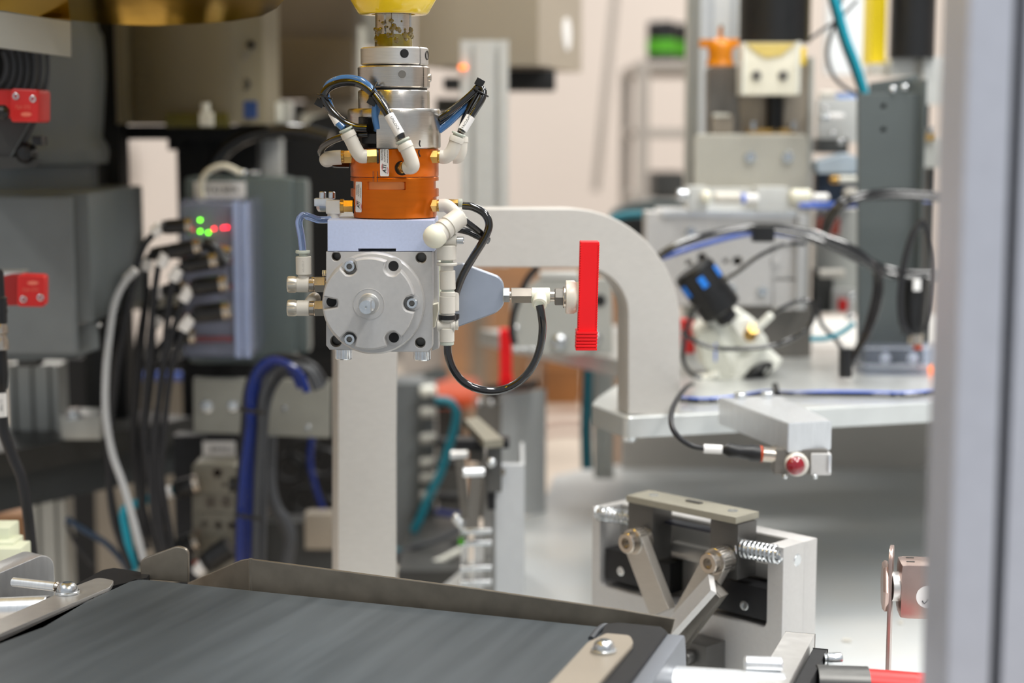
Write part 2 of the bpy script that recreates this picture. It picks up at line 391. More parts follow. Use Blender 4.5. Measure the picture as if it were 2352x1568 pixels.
# ================================================================ ORANGE TOOL CHANGER
TC = thing('tool_changer', 'round orange anodised tool changer between the steel flange and the gripper block', 'tool changer')
stack([(80, 340), (100, 341), (101, 343), (101, 403), (100, 404.5), (80, 404.5)], name='master_plate', m=M_orange, parent=TC)
def wins(a, q, h):
    d = math.degrees(a) % 360; yy = h / u
    if 9.5 < yy < 27.2 and (73 < d < 124 or d < 25 or d > 335 or 150 < d < 210): return q * 0.935
    if yy > 45 and (d < 26 or d > 340 or 154 < d < 205): return q * 0.945
    return q
stack([(80, 405.5), (100, 405.5), (101, 407), (101, 414.5), (101, 415.2), (101, 431.8), (101, 432.9), (101, 450), (101, 452), (101, 494), (100, 497), (80, 498)], seg=240, rf=wins, name='tool_plate', m=M_orange, parent=TC)
stack([(98.5, 403), (98.5, 408)], name='seam', m=M_frame, parent=TC)
def cf(x, y, r=101, off=0.0):      # a point on the front of the changer
    dx = max(-r, min(r, x - 906)); return AX(y) + Vector((dx * u, -math.sqrt(r * r - dx * dx) * u - off, 0)) + Vector((dx / r, 0, 0)) * off
def cpatch(x0, x1, y0, y1, name, m, parent, r=101, off=0.0002, rn=2, sl=0):
    b = MB(); N = 12; M_ = 2; g = []
    for i in range(N + 1):
        x = x0 + (x1 - x0) * i / N; k = rn if i in (0, N) else 0
        g.append([b.b.verts.new(cf(x + sl * (j / M_ - 0.5), (y0 + k) + (y1 - y0 - 2 * k) * j / M_, r, off)) for j in range(M_ + 1)])
    for i in range(N):
        for j in range(M_): b.b.faces.new((g[i][j], g[i + 1][j], g[i + 1][j + 1], g[i][j + 1]))
    return b.obj(name, m, parent, recalc=False)
cpatch(849, 935, 415, 432.3, 'machined_flat', M_orange_l, TC, 95, 0.0004)
def label(xc, yb, yt, wd, sl, tiny=''):
    L = cpatch(xc - wd / 2, xc + wd / 2, yt, yb, 'maker_label', M_white, TC, sl=sl)
    H = yb - yt
    def at(xo, ym):
        return lambda a, c: cf(xc + xo - c - sl * ((ym - a) - (yt + yb) / 2) / H * -1, ym - a, 101, 0.0004)
    k = wd / 21
    b = MB(); b.text('ATI', at(0.5 * k, yb - 16), 12.5 * k, True, 0.3); b.obj('lettering', M_ink, L)
    b = MB(); b.text('INDUSTRIAL', at(-5.2 * k, yb - 50), 5.6 * k, False, 0.2, sx=0.98)
    b.text('AUTOMATION', at(1.2 * k, yb - 49), 5.6 * k, False, 0.2, sx=0.98); b.text('www.ati-ia.com', at(7 * k, yb - 44), 4.9 * k, False, 0.2)
    b.obj('lettering', M_ink, L)
    for s_, yc, xo in ((-1, yb - 21, -4.2 * k), (1, yb - 13, 6.5 * k)):
        b = MB(); out = []
        for i in range(11):
            t = i / 10 * PI; out.append((-math.cos(t) * 7.5, s_ * math.sin(t) * -2.4 * -1))
        inn = [(x * 0.9, y * 0.45) for x, y in out[::-1]]
        vs = [b.b.verts.new(cf(xc + xo + y, yc + x, 101, 0.0004)) for x, y in out + inn]
        n = len(out)
        for i in range(n - 1): b.b.faces.new((vs[i], vs[i + 1], vs[2 * n - 2 - i], vs[2 * n - 1 - i]))
        b.obj('swoosh', M_redink, L)
label(890.5, 402, 341, 20, 0); label(829, 484, 415, 15.5, -1.5)
for x0, y0, y1 in ((864, 391, 414), (874, 391, 414)):
    MB().cyl(cf(x0, y0, 101, -0.0003), cf(x0, y1, 101, -0.0003), 1.3 * u, seg=6).obj('key_slot', M_frame, TC)
MB().cyl(cf(869, 391, 101, -0.001), cf(869, 415, 101, -0.001), 4 * u, seg=12).obj('key', M_orange, TC)
b = MB(); b.bar(cf(847, 384, 101, 0), cf(847, 398.5, 101, 0), 0.6 * u, 0.6 * u); b.bar(cf(847, 398.5, 101, 0), cf(853, 398.5, 101, 0), 0.6 * u, 0.6 * u); b.obj('scribed_mark', M_orange_l, TC)
b = MB(); b.tube([cf(967, 343, 101, .0001), cf(966, 350, 101, .0001), cf(969, 358, 101, .0001)], 1.6 * u, 6); b.obj('ink_mark', M_ink, TC)
MB().tube([cf(969.5, 322, 106, .0001), cf(968, 330, 106, .0001), cf(970, 336, 106, .0001)], 1.3 * u, 6).obj('ink_mark', M_ink, RA)

# ---- pneumatic elbows on the changer
def P(x, y, z=0.0): return W(x, y, 1.3 - z * u)          # z = pixels toward the camera
def elbow(label, hexa0, hexa1, r_hex, path, r, ring=None, body_flat=False, group='elbow fittings on the tool changer', washer=True):
    t = thing('elbow_fitting', label, 'pipe fitting', group)
    if hexa0 is not None:
        d = (hexa1 - hexa0).normalized(); L = (hexa1 - hexa0).length
        MB().hexa(hexa0, hexa0 + d * L * 0.72, r_hex * u, 1.2 * u).obj('brass_nut', M_brass, t)
        MB().cyl(hexa0 + d * L * 0.7, hexa1 + d * 2 * u, (r_hex - 1.6) * u, seg=24, bev=u).obj('brass_collar', M_brass, t)
        if washer: MB().cyl(hexa0 - d * 2 * u, hexa0 + d * 2 * u, (r_hex + 2.4) * u, seg=28).obj('seal', M_black, t)
    MB().tube(path, r * u, 20, 8).ball(path[0], r * u * 0.98).obj('elbow_body', M_wplas, t) if False else None
    b = MB(); n = len(path)
    b.tube(path, r * u, 24, 8); b.obj('elbow_body', M_wplas, t)
    e = path[-1]; d = (path[-1] - path[-2]).normalized()
    b = MB(); b.lathe(e - d * 12 * u, d, [(r * u, 0), ((r + 1.6) * u, 0.6 * u), ((r + 1.6) * u, 12 * u), ((r + 0.6) * u, 13.5 * u)], 28); b.obj('socket', M_wplas, t)
    if ring:
        MB().cyl(e, e + d * 7 * u, (r - 3.5) * u, seg=24).obj('release_sleeve', M_gasket, t)
        MB().cyl(e + d * 5 * u, e + d * 10 * u, (r + 1) * u, seg=28, bev=1.2 * u).obj('release_ring', M_gasket, t)
    return t
elbow('white elbow with brass nut on the front left of the orange changer, blue tube', P(867, 358, 88), P(832, 359, 92), 16.5,
      [P(842, 359, 92), P(829, 358, 94), P(818, 344, 96), P(809, 326, 98), P(798, 304, 100)], 15.5, True)
elbow('white elbow at the far left of the orange changer, nut pointing left', P(812, 360, 20), P(782, 360, 20), 16,
      [P(784, 361, 20), P(768, 362, 20), P(755, 364, 16), P(751, 366, 4), P(752, 366, -10)], 16.5)
elbow('white elbow labelled unlock leaning over the front of the orange changer', P(923, 386, 98), P(931, 384, 118), 14,
      [P(934, 384, 118), P(947, 382, 128), P(944, 366, 130), P(936, 346, 130), P(928, 330, 130)], 16, True)
elbow('white elbow on the right of the orange changer with the vacuum tube', P(984, 360, 40), P(1014, 360, 40), 16,
      [P(1012, 360, 40), P(1024, 360, 42), P(1036, 350, 44), P(1044, 334, 44), P(1051, 315, 44)], 15.5, True)
elbow('white elbow half hidden behind the vacuum elbow', P(1000, 362, -30), P(1030, 362, -30), 14,
      [P(1040, 362, -20), P(1052, 361, -20), P(1058, 350, -20), P(1060, 332, -22), P(1060, 316, -24)], 14, False)
elbow('white elbow at the lower right of the changer with a black tube down right', P(983, 472, 40), P(1013, 472, 40), 15.5,
      [P(1010, 472, 40), P(1024, 472, 42), P(1036, 480, 44), P(1048, 493, 46), P(1056, 503, 46)], 15, True)
t = thing('straight_fitting', 'brass and ivory straight fitting behind the lower right elbow', 'pipe fitting', None)
MB().hexa(P(1020, 465, -10), P(1054, 466, -10), 9 * u).obj('brass_nut', M_brass, t)
MB().cyl(P(1052, 466, -10), P(1062, 466, -10), 10 * u, seg=20, bev=u).obj('release_ring', M_gasket, t)
t = thing('square_elbow_fitting', 'square ivory elbow with brass nut at the lower left of the changer', 'pipe fitting')
MB().hexa(P(812, 473, 20), P(788, 473, 20), 15 * u, u).obj('brass_nut', M_brass, t)
MB().cyl(P(815, 473, 20), P(811, 473, 20), 17 * u, seg=28).obj('seal', M_black, t)
MB().cyl(P(790, 473, 20), P(782, 473, 20), 16 * u, seg=24).obj('brass_collar', M_brass, t)
MB().box(P(766, 475, 20), (33 * u, 30 * u, 32 * u), None, 5 * u).obj('elbow_body', M_wplas, t)
MB().cyl(P(766, 488, 20), P(766, 500, 20), 14 * u, seg=24).obj('socket', M_wplas, t)
t = thing('sensor_clamp', 'shiny metal clamp with two upright pins left of the changer', 'clamp')
MB().box(P(743, 464, -30), (40 * u, 30 * u, 18 * u), None, 2 * u).obj('clamp_block', M_alu_b, t)
MB().lathe(P(744, 472, -30), DN, [(18 * u, 0), (17 * u, 8 * u), (13 * u, 14 * u)], 6).obj('clamp_foot', M_zinc, t)
for x in (741, 762): MB().cyl(P(x, 457, -30), P(x, 440, -30), 8 * u, seg=20, bev=1.5 * u).obj('pin', M_zinc, t)

# ---- air tubes of the changer
def atube(label, pts, r, m, group=None, name='air_tube'):
    o = MB().tube([P(*p) for p in pts], r * u, 14, 8).obj(name, m); return tag(o, label, 'tube', group)
atube('black air tube arching up left and over to the unlock elbow', [(843, 294, 98), (815, 292, 96), (785, 278, 92), (758, 250, 88), (744, 222, 86), (757, 200, 88), (790, 189, 90), (825, 192, 94), (855, 213, 102), (880, 245, 116), (900, 278, 126), (918, 306, 130), (922, 318, 130)], 9.3, M_tube)
atube('blue air tube arching over the black one at the upper left', [(868, 296, 96), (862, 268, 98), (862, 236, 100), (858, 212, 100), (830, 186, 94), (790, 180, 86), (758, 192, 82), (748, 214, 80), (760, 250, 84), (776, 280, 92), (790, 295, 99)], 8.6, M_btube)
atube('blue air tube running down into the slot of the steel flange', [(871, 225, 96), (872, 250, 96), (868, 280, 92), (866, 300, 84)], 8.0, M_btube)
atube('black air tube looping low around the far left elbow', [(846, 308, 88), (810, 310, 80), (775, 318, 60), (748, 332, 30), (737, 348, 5), (745, 362, -20), (762, 376, -40), (800, 378, -60)], 8.0, M_tube)
atube('black air tube from the flange up to the tied bundle on the right', [(1008, 272, 20), (1030, 258, 20), (1060, 236, 15), (1085, 214, 10), (1099, 200, 6), (1110, 208, 12), (1108, 225, 20), (1092, 252, 30), (1070, 285, 38), (1060, 302, 42)], 8.2, M_tube)
atube('second black air tube of the tied bundle on the right', [(1008, 285, 0), (1040, 262, 0), (1072, 236, -2), (1092, 212, -4), (1099, 199, -2), (1096, 212, 4), (1082, 240, 6), (1068, 272, 2), (1058, 305, -20)], 8.2, M_tube)
atube('blue air tube of the tied bundle on the right', [(1008, 300, 10), (1030, 283, 8), (1052, 262, 5), (1070, 245, 0), (1086, 222, -8), (1094, 204, -12)], 8.0, M_btube)
def sleeve(label, p0, p1, r, txt, ink=True, side=1):
    o = MB().cyl(P(*p0), P(*p1), r * u, seg=24).obj('tube_marker', M_white); tag(o, label, 'label')
    if txt:
        a, c = P(*p0), P(*p1); d = (c - a).normalized(); n = (EYE - a).normalized(); n = (n - d * n.dot(d)).normalized(); s_ = n.cross(d) * side
        mid = (a + c) / 2
        def fn(q, v):
            ang = v * u / (r * u) + 0.25
            return mid + d * (q * u) + (n * math.cos(ang) + s_ * math.sin(ang)) * (r * u + 0.00012)
        b = MB(); b.text(txt, fn, 8.5, False); b.obj('lettering', M_ink, o)
    return o
sleeve('white tube marker printed UNLOCK on the black tube at the centre', (893, 264, 122), (919, 309, 130), 11.2, 'UNLOCK', side=1)
sleeve('white tube marker printed VACUUM on the tube at the right', (1062, 299, 42), (1081, 268, 34), 11.0, 'VACUUM', side=1)
sleeve('blank white tube marker on the blue tube at the left', (763, 258, 84), (778, 284, 92), 10.2, None)
def tie(label, c, ax, r, tail):
    t = thing('cable_tie', label, 'cable tie', None)
    c = P(*c); d = Vector(ax).normalized()
    b = MB(); x, y, _ = basis(d); pts = [c + x * (math.cos(a) * r * u) + y * (math.sin(a) * r * u) for a in [i * 2 * PI / 16 for i in range(17)]]
    b.tube(pts, 2.0 * u, 8, 2); b.obj('strap', M_black, t)
    MB().box(c + Vector(tail) * u, (20 * u, 15 * u, 17 * u), Matrix.Rotation(0.5, 3, 'Y'), 2 * u).obj('tie_head', M_black, t)
tie('black cable tie at the left bend of the arched tubes', (746, 222, 86), (0.3, 0, 1), 17, (-11, 0, -14))
tie('black cable tie on the arched tubes beside the steel collar', (857, 206, 100), (1, 0.1, -0.55), 18, (-2, -4, -26))
tie('black cable tie at the top of the tube bundle on the right', (1104, 212, 8), (0.5, 0, 0.9), 19, (-2, 0, 22))

# ================================================================ GRIPPER ACTUATOR BLOCK
GR = thing('gripper_actuator', 'square aluminium rotary actuator with a round six-notch front cover under the changer', 'gripper')
gy = 1.262; gf = FZ(gy); ug_ = S(690, gy)
def GP(x, y, z=0.0): return W(x, y, gy) + Vector((0, -z * ug_, 0))
topbl = [(752, 505), (998, 505), (998, 577), (909, 577), (909, 571), (823, 571), (823, 577), (752, 577)]
MB().pplate(topbl, gy, 0.064, bev=0.0006).obj('top_block', M_mill, GR)
b = MB(); c0 = gf.pix(748, 581); 
body = [(749, 578), (993, 578), (993, 797), (983, 808), (902, 808), (780, 803), (757, 803), (749, 793)]
hol = [circ(772, 589, 10.5), circ(967, 592, 12.5), circ(772, 783, 13.5), circ(965, 787, 12)]
MB().pplate(body, gy, 0.06, hol, bev=0.0005).obj('body', M_alu_h, GR)
for (x, y, r) in ((772, 589, 10.5), (967, 592, 12.5), (772, 783, 13.5), (965, 787, 12)):
    rf = lambda a, q, h: q
    pr = []
    for i in range(9): pr += [(r * ug_ * 1.0, 0.001 + i * 0.0012), (r * ug_ * 0.86, 0.0016 + i * 0.0012)]
    MB().lathe(GP(x, y), Vector((0, 1, 0)), [(r * ug_ * 1.18, -0.0001), (r * ug_ * 1.18, 0.0)] + pr + [(0, 0.013)], 24).obj('threaded_hole', M_gunm, GR) if False else None
    b = MB(); x_, y_, d_ = basis(Vector((0, 1, 0))); rings = [b._ring(GP(x, y) + d_ * h, x_, y_, q, 24) for q, h in [(r * ug_ * 0.99, 0.0008)] + pr]
    b._loft(rings); b.b.faces.new(rings[-1]); b.obj('threaded_hole', M_gunm, GR, recalc=False)
# side plate to the right of the body
MB().pplate([(990, 560), (1006, 560), (1008, 800), (992, 806)], gy + 0.022, 0.05, bev=0.001).obj('side_plate', M_alu_h, GR)
MB().pplate([(1004, 600), (1014, 600), (1014, 770), (1006, 790)], gy + 0.034, 0.03, bev=0.001).obj('side_plate', M_paleg, GR)
MB().pplate([(993, 700), (1006, 697), (1007, 712), (999, 752), (994, 752)], gy + 0.01, 0.012, bev=0.0006).obj('sensor_clip', M_tape, GR)
# round cover
dc = GP(860, 694); 
MB().lathe(dc + Vector((0, -0.010, 0)), Vector((0, 1, 0)), [(100 * ug_, 0), (113 * ug_, 0.0), (117 * ug_, 0.0018), (117 * ug_, 0.0100)], 96).obj('cover_flange', M_alu_h, GR)
cv = Vector((GP(849, 696).x, gy - 0.026, 0)); 
fcov = FZ(gy - 0.024)
ccx, ccz = fcov.pix(847, 698); uc = S(698, gy - 0.024)
feat = [(801, 613, 'screw'), (901, 614, 'hole'), (945, 698, 'screw'), (902, 780, 'hole'), (801, 781, 'screw'), (757, 697, 'hole')]
NR = 19 * uc; Rr = 106 * uc; outl = []
fc = [(fcov.pix(x, y)[0] - ccx, fcov.pix(x, y)[1] - ccz) for x, y, _ in feat]
for i in range(288):
    a = 2 * PI * i / 288; r = Rr; dx, dz = math.cos(a), math.sin(a)
    for (qx, qz) in fc:
        bq = dx * qx + dz * qz; c_ = qx * qx + qz * qz - NR * NR; D = bq * bq - c_
        if bq > 0 and D > 0:
            near = bq - math.sqrt(D)
            if near < Rr and bq + math.sqrt(D) > Rr * 0.98: r = min(r, near)
    outl.append((ccx + dx * r, ccz + dz * r))
CV = MB().plate(fcov, outl, 0, 0.0175, [[(ccx + 22 * uc * math.cos(2 * PI * i / 40), ccz + 22 * uc * math.sin(2 * PI * i / 40)) for i in range(40)]], bev=0.0011).obj('front_cover', M_alu_h, GR)
yc = gy - 0.024
C3 = Vector((ccx, yc, fcov.O.z + ccz)); OUT = Vector((0, -1, 0))
b = MB(); x_, y_, d_ = basis(OUT)
rings = [b._ring(C3 + d_ * h, x_, y_, q, 64) for q, h in [(36.5 * uc, -0.0002), (36 * uc, 0.0005), (34.8 * uc, 0.0005), (34.5 * uc, 0.0001), (24 * uc, 0.0001)]]
b._loft(rings); b.obj('hub_ring', M_alu_h, CV)
MB().lathe(C3 + Vector((0, 0.008, 0)), OUT, [(25 * uc, 0), (25 * uc, 0.0081), (23 * uc, 0.0084), (17 * uc, 0.0078), (17 * uc, 0)], 40).obj('bearing_ring', M_alu, CV)
def flat(a, q, h): return q if math.cos(a) < 0.62 or h < 0.0175 else q * 0.62 / math.cos(a)
MB().lathe(C3 + Vector((0, 0.006, 0)), OUT, [(17 * uc, 0), (17 * uc, 0.017), (17 * uc, 0.0176), (17 * uc, 0.027), (15.5 * uc, 0.0285), (3 * uc, 0.0285), (1 * uc, 0.0278)], 72, flat).obj('output_shaft', M_zinc, CV)
for (x, y, k), (qx, qz) in zip(feat, fc):
    c = C3 + Vector((qx, 0.0135, qz))
    MB().cyl(c + Vector((0, -0.0006, 0)), c + Vector((0, 0.0015, 0)), 19 * uc, seg=28).obj('counterbore', M_alu_h, GR) if k == 'screw' else None
    if k == 'screw':
        s_ = screw(c, OUT, 13 * uc, 0.009, GR, M_zinc)
        MB().cyl(c + Vector((0, -0.0006, 0)), c + Vector((0, -0.0060, 0)), 7 * uc, 6.9 * uc, 6).obj('hex_socket', M_gunm, s_)
    else:
        b = MB(); rings = [b._ring(c + Vector((0, h, 0)), *basis(OUT)[:2], q, 28) for q, h in [(20 * uc, -0.0001), (14.0 * uc, -0.0004), (12 * uc, -0.0004), (11.5 * uc, 0.0), (11.5 * uc, 0.012)]]
        b._loft(rings); b.obj('counterbore', M_alu_h, GR, recalc=False)
        MB().cyl(c + Vector((0, -0.0007, 0)), c + Vector((0, 0.004, 0)), 11.4 * uc, seg=28).obj('bolt_hole', M_darkblk, GR)
# knurled bolts under the body
for x, y0, y1 in ((786, 805, 829), (968, 808, 831)):
    a = GP(x, y0, -30); 
    screw(a, DN, 19.5 * ug_, (y1 - y0) * ug_, GR, M_zinc, 'knurled_bolt', knurl=True)
# speed controllers left
def controller(label, y, vertical):
    t = thing('speed_controller', label, 'pneumatic fitting', None)
    z = -45
    q = lambda x, yy=y, zz=z: GP(x, yy, zz)
    def kn(a, r, h): return r * (0.94 if (math.sin(a * 7) > 0.55 and h > 0.002) else 1)
    MB().lathe(q(678), Vector((-1, 0, 0)), [(17.5 * ug_, 0), (18 * ug_, 0.001), (19.5 * ug_, 0.0022), (19.5 * ug_, 21 * ug_), (17.5 * ug_, 23.5 * ug_), (12 * ug_, 23.5 * ug_)], 84, kn).obj('adjusting_knob', mat('satin_nickel_knob' , (190, 184, 172), 0.6, 0.35, 0.05, 60), t)
    MB().cyl(q(676), q(705), 18.5 * ug_, seg=32, bev=0.0006).obj('banjo_collar', M_wplas, t)
    MB().cyl(q(704), q(718), 17.5 * ug_, seg=32, bev=0.0006).obj('nickel_body', M_nick, t)
    MB().hexa(q(717), q(744), 20 * ug_, 0.0006).obj('nickel_nut', M_nick, t)
    MB().cyl(q(742), q(760), 13 * ug_, seg=24).obj('thread_neck', M_nick, t)
    if vertical:
        bb = MB(); bb.cyl(q(691, 652), q(692, 632), 13 * ug_, seg=24); bb.lathe(q(692, 636), Vector((0, 0, 1)), [(13 * ug_, 0), (18 * ug_, 3 * ug_), (18 * ug_, 43 * ug_), (16.5 * ug_, 44 * ug_)], 28)
        V_ = bb.obj('tube_socket', M_wplas, t)
        MB().cyl(q(691, 594), q(691, 582), 10 * ug_, seg=20).obj('release_sleeve', M_gasket, t)
        MB().cyl(q(690, 585), q(690, 578), 17 * ug_, seg=28, bev=0.0004).obj('release_ring', M_gasket, t)
        o = q(693, 614); 
        MB().text('AS1201F', lambda a, c: q(693, 614) + Vector((-c * ug_ * 1, -math.sqrt(max(0, 18.1 ** 2 - c * c)) * ug_, a * ug_)), 7.6).obj('moulded_lettering', mat('moulded_plastic', (186, 180, 170), 0, 0.4, 0.02, 20), t)
    else:
        MB().tube([q(700, 716), q(708, 698, -60), q(712, 694, -90)], 15 * ug_, 18).obj('tube_socket', M_wplas, t)
controller('upper speed control fitting at the left of the gripper, with clear blue tube', 657, True)
controller('lower speed control fitting at the left of the gripper', 712, False)
b = MB()
for k in range(3): b.hexa(GP(734 + k * 4, 632, -60), GP(737 + k * 4, 632, -60), 8 * ug_)
b.obj('hose_nipple', M_zinc, GR)
o = MB().tube([GP(690, 580, -45), GP(686, 545, -45), GP(681, 512, -45), GP(690, 497, -46), GP(706, 501, -50), GP(726, 508, -60), GP(752, 508, -70)], 8.5 * ug_, 14, 8).obj('air_tube', M_ctube); tag(o, 'clear pale blue tube bending over at the left of the gripper', 'tube')
o = MB().tube([GP(752, 690, -40), GP(735, 706, -70), GP(718, 718, -110)], 7 * ug_, 12).obj('air_tube', M_tube); tag(o, 'short black tube behind the lower speed control fitting', 'tube')

# ================================================================ SILENCER, VALVE STACK, SUCTION CUP
t = thing('silencer', 'ivory bulb-ended exhaust silencer at the upper right of the gripper', 'silencer')
a, c = GP(1000, 541, 40), GP(1052, 502, 0); d = (c - a).normalized(); L = (c - a).length
b = MB(); pr = [(0, -26 * ug_)] + [(math.sin(x) * 27 * ug_, -math.cos(x) * 26 * ug_) for x in [i * PI / 14 for i in range(1, 8)]] + [(26 * ug_, 12 * ug_), (24 * ug_, 14 * ug_)]
b.lathe(a, d, pr, 40); b.obj('porous_bulb', M_wplas2, t)
b = MB(); b.lathe(a + d * 12 * ug_, d, [(23 * ug_, 0), (23 * ug_, 10 * ug_), (21 * ug_, 11 * ug_), (21 * ug_, 14 * ug_), (24 * ug_, 15 * ug_), (24 * ug_, 26 * ug_), (21.5 * ug_, 27 * ug_), (21.5 * ug_, 31 * ug_), (24 * ug_, 32 * ug_), (23 * ug_, L - 6 * ug_), (16 * ug_, L)], 40); b.obj('ribbed_body', M_wplas, t)
VS = thing('valve_stack', 'upright column of ivory push-in fittings right of the gripper', 'pneumatic valve')
def vc(y0, y1, r, x=1028, x1=None, z=10, m=M_wplas, nm='socket', bev=0.0006):
    x1 = x if x1 is None else x1
    return MB().cyl(GP(x, y0, z), GP(x1, y1, z), r * ug_, seg=32, bev=bev).obj(nm, m, VS)
MB().cyl(GP(1010, 552, 8), GP(1050, 551, 8), 14 * ug_, seg=28, bev=0.0006).obj('side_port', M_wplas, VS)
for z in (16, 0): MB().cyl(GP(1048, 551, z), GP(1066, 551, z), 8 * ug_, seg=20, bev=0.0006).obj('port_screw', M_zinc, VS)
vc(562, 596, 22.5, 1026); vc(594, 606, 14, 1027, m=M_gasket, nm='release_sleeve'); vc(602, 609, 24, 1027, nm='flange_ring')
vc(608, 624, 15, 1027); vc(620, 664, 18, 1028, 1029); vc(662, 672, 15, 1029, m=M_gasket, nm='release_sleeve'); vc(668, 680, 17.5, 1029, nm='flange_ring')
vc(678, 719, 18, 1028); vc(716, 738, 16, 1029)
vc(672, 716, 10, 1044, z=-14)
MB().tube([GP(1005, 746, 10), GP(1045, 747, 10)], 13.5 * ug_, 22).obj('side_port', M_wplas, VS)
for z, x in ((12, 1044), (-10, 1052)): MB().lathe(GP(x - 8, 746, z), Vector((1, 0, 0)), [(13 * ug_, 0), (13 * ug_, 8 * ug_), (7 * ug_, 8.5 * ug_), (6.5 * ug_, 5 * ug_), (0, 5 * ug_)], 26).obj('bolt_eye', M_wplas, VS)
vc(752, 784, 17, 1027); vc(782, 791, 16, 1027, m=M_gasket, nm='release_ring')
tt = MB(); tt.cyl(GP(1028, 722, 10), GP(1028, 732, 10), 20.5 * ug_, seg=28); tt.cyl(GP(1040, 722, -8), GP(1040, 732, -8), 15 * ug_, seg=24)
tag(tt.obj('cable_tie', M_black), 'black cable tie around the ivory valve column', 'cable tie')
def gtube(label, pts, r, m=M_tube): 
    return tag(MB().tube([GP(*q) for q in pts], r * ug_, 16, 8).obj('air_tube', m), label, 'tube')
gtube('black tube looping from the valve column round to the suction cup tee', [(1028, 786, 10), (1030, 815, 10), (1042, 848, 10), (1065, 876, 8), (1098, 892, 6), (1135, 897, 4), (1172, 888, 2), (1205, 865, 2), (1229, 830, 4), (1242, 790, 8), (1246, 750, 12), (1243, 720, 16), (1239, 700, 12)], 9.2)
gtube('black tube curving from the lower right fitting down behind the valve column', [(1062, 474, -40), (1085, 477, -36), (1112, 492, -30), (1123, 518, -24), (1112, 550, -18), (1086, 592, -14), (1064, 630, -14), (1050, 665, -16), (1044, 690, -20)], 9.2)
gtube('black tube end pointing to the lower right, tied', [(1066, 507, -10), (1088, 524, -20), (1108, 541, -32), (1118, 552, -40)], 8)
gtube('black tube folded behind the right elbow', [(1050, 530, -60), (1075, 536, -60), (1100, 548, -60), (1122, 556, -50)], 8)

SB = thing('suction_gripper', 'horizontal vacuum suction cup on a grey trapezoid arm right of the gripper', 'suction cup')
pl = rnd([(1000, 606), (1062, 605), (1147, 636), (1158, 654), (1158, 700), (1142, 718), (1052, 751), (1000, 752)], [0, 2, 10, 10, 10, 12, 0, 0])
MB().pplate(pl, 1.305, 0.012, bev=0.0009).obj('arm_plate', mat('bluish_milled_plate', (176, 182, 194), 0.75, 0.30, 0.05, 60), SB)
sy = 1.300
def SP_(x, y, z=0): return W(x, y, sy) + Vector((0, -z * u, 0))
MB().hexa(SP_(1155, 677), SP_(1171, 677), 18.5 * u, 1.2 * u).obj('lock_nut', M_zinc, SB)
MB().cyl(SP_(1170, 678), SP_(1176, 678), 10 * u).obj('stud', M_nick, SB)
MB().hexa(SP_(1174, 678), SP_(1222, 678), 19.5 * u, 1.2 * u).obj('hex_spacer', M_nick, SB)
MB().cyl(SP_(1220, 679), SP_(1263, 679), 19 * u, seg=32, bev=0.0006).obj('tee_body', M_wplas2, SB)
MB().tube([SP_(1240, 679, 4), SP_(1240, 686, 18), SP_(1239, 694, 32)], 16.5 * u, 26).obj('tee_outlet', M_wplas2, SB)
MB().lathe(SP_(1239, 694, 31), (SP_(1239, 694, 32) - SP_(1240, 686, 18)), [(16 * u, 0), (17 * u, 1 * u), (17 * u, 4 * u), (12 * u, 6 * u), (10 * u, 4 * u), (0, 2 * u)], 28).obj('release_ring', M_wplas2, SB)
MB().cyl(SP_(1262, 680), SP_(1275, 680), 13 * u, seg=28, bev=0.0005).obj('nickel_neck', M_nick, SB)
MB().hexa(SP_(1274, 681), SP_(1295, 681), 22 * u, 0.0006).obj('cup_nut', M_gunm, SB)
MB().cyl(SP_(1293, 682), SP_(1301, 682), 26 * u, seg=32, bev=0.0006).obj('cup_flange', M_nick, SB)
CUP = MB().lathe(SP_(1299, 682), Vector((1, 0, 0)), [(36 * u, 0), (39 * u, 1 * u), (39 * u, 19 * u), (35 * u, 25 * u), (36 * u, 29 * u), (38 * u, 32 * u), (28 * u, 32 * u), (20 * u, 18 * u), (8 * u, 12 * u)], 48).obj('silicone_cup', M_sil, SB)
MB().lathe(SP_(1301, 682), Vector((1, 0, 0)), [(15 * u, 0), (15 * u, 8 * u), (22 * u, 9 * u), (20 * u, 13 * u), (10 * u, 14.5 * u)], 32).obj('cup_insert', M_gunm, CUP)

# red stepped part held by the cup
def red_part(label, x0, x1, y0, y1, bx0, bx1, by1, Y, dep, tilt, small):
    t = thing('red_plug', label, 'plastic part', None)
    s_ = S(680, Y); f = FZ(Y)
    A = lambda x, y: f.pix(x, y)
    pts = rnd([A(x0 + tilt, y0), A(x1 + tilt, y0), A(x1, y1), A(x0, y1)], [3 * s_, 3 * s_, 0, 0])
    S_ = MB().plate(f, pts, 0, dep, bev=0.0008).obj('stem', M_red, t)
    base = MB(); n = 6; h = (by1 - y1 + 8) / n
    for i in range(n):
        ya = y1 - 4 + i * h
        base.pbox(bx0 - i * 0.3, ya, bx1 - i * 0.3, ya + h * 0.74, Y - 0.0035, dep + 0.007, 0.0006)
    base.pbox(bx0 + 3, y1 - 2, bx1 - 3, by1 - 1, Y - 0.002, dep + 0.004, 0.0003)
    base.obj('ribbed_base', M_red, t)
    if not small:
        g = MB(); N = 36
        for i in range(N):
            yy = y0 + 8 + (y1 - y0 - 14) * i / (N - 1); k = tilt * (1 - (yy - y0) / (y1 - y0))
            for xx in (x0 + 1.4, x1 - 1.4):
                g.box(W(xx + k, yy, Y - 0.0002), (3.4 * s_, 0.0012, 2.2 * s_))
        g.obj('serration', M_red, S_)
    return t
red_part('tall bright red plastic plug held sideways by the suction cup', 1327, 1371, 555, 766, 1324, 1373, 803, 1.287, 0.017, 6, False)
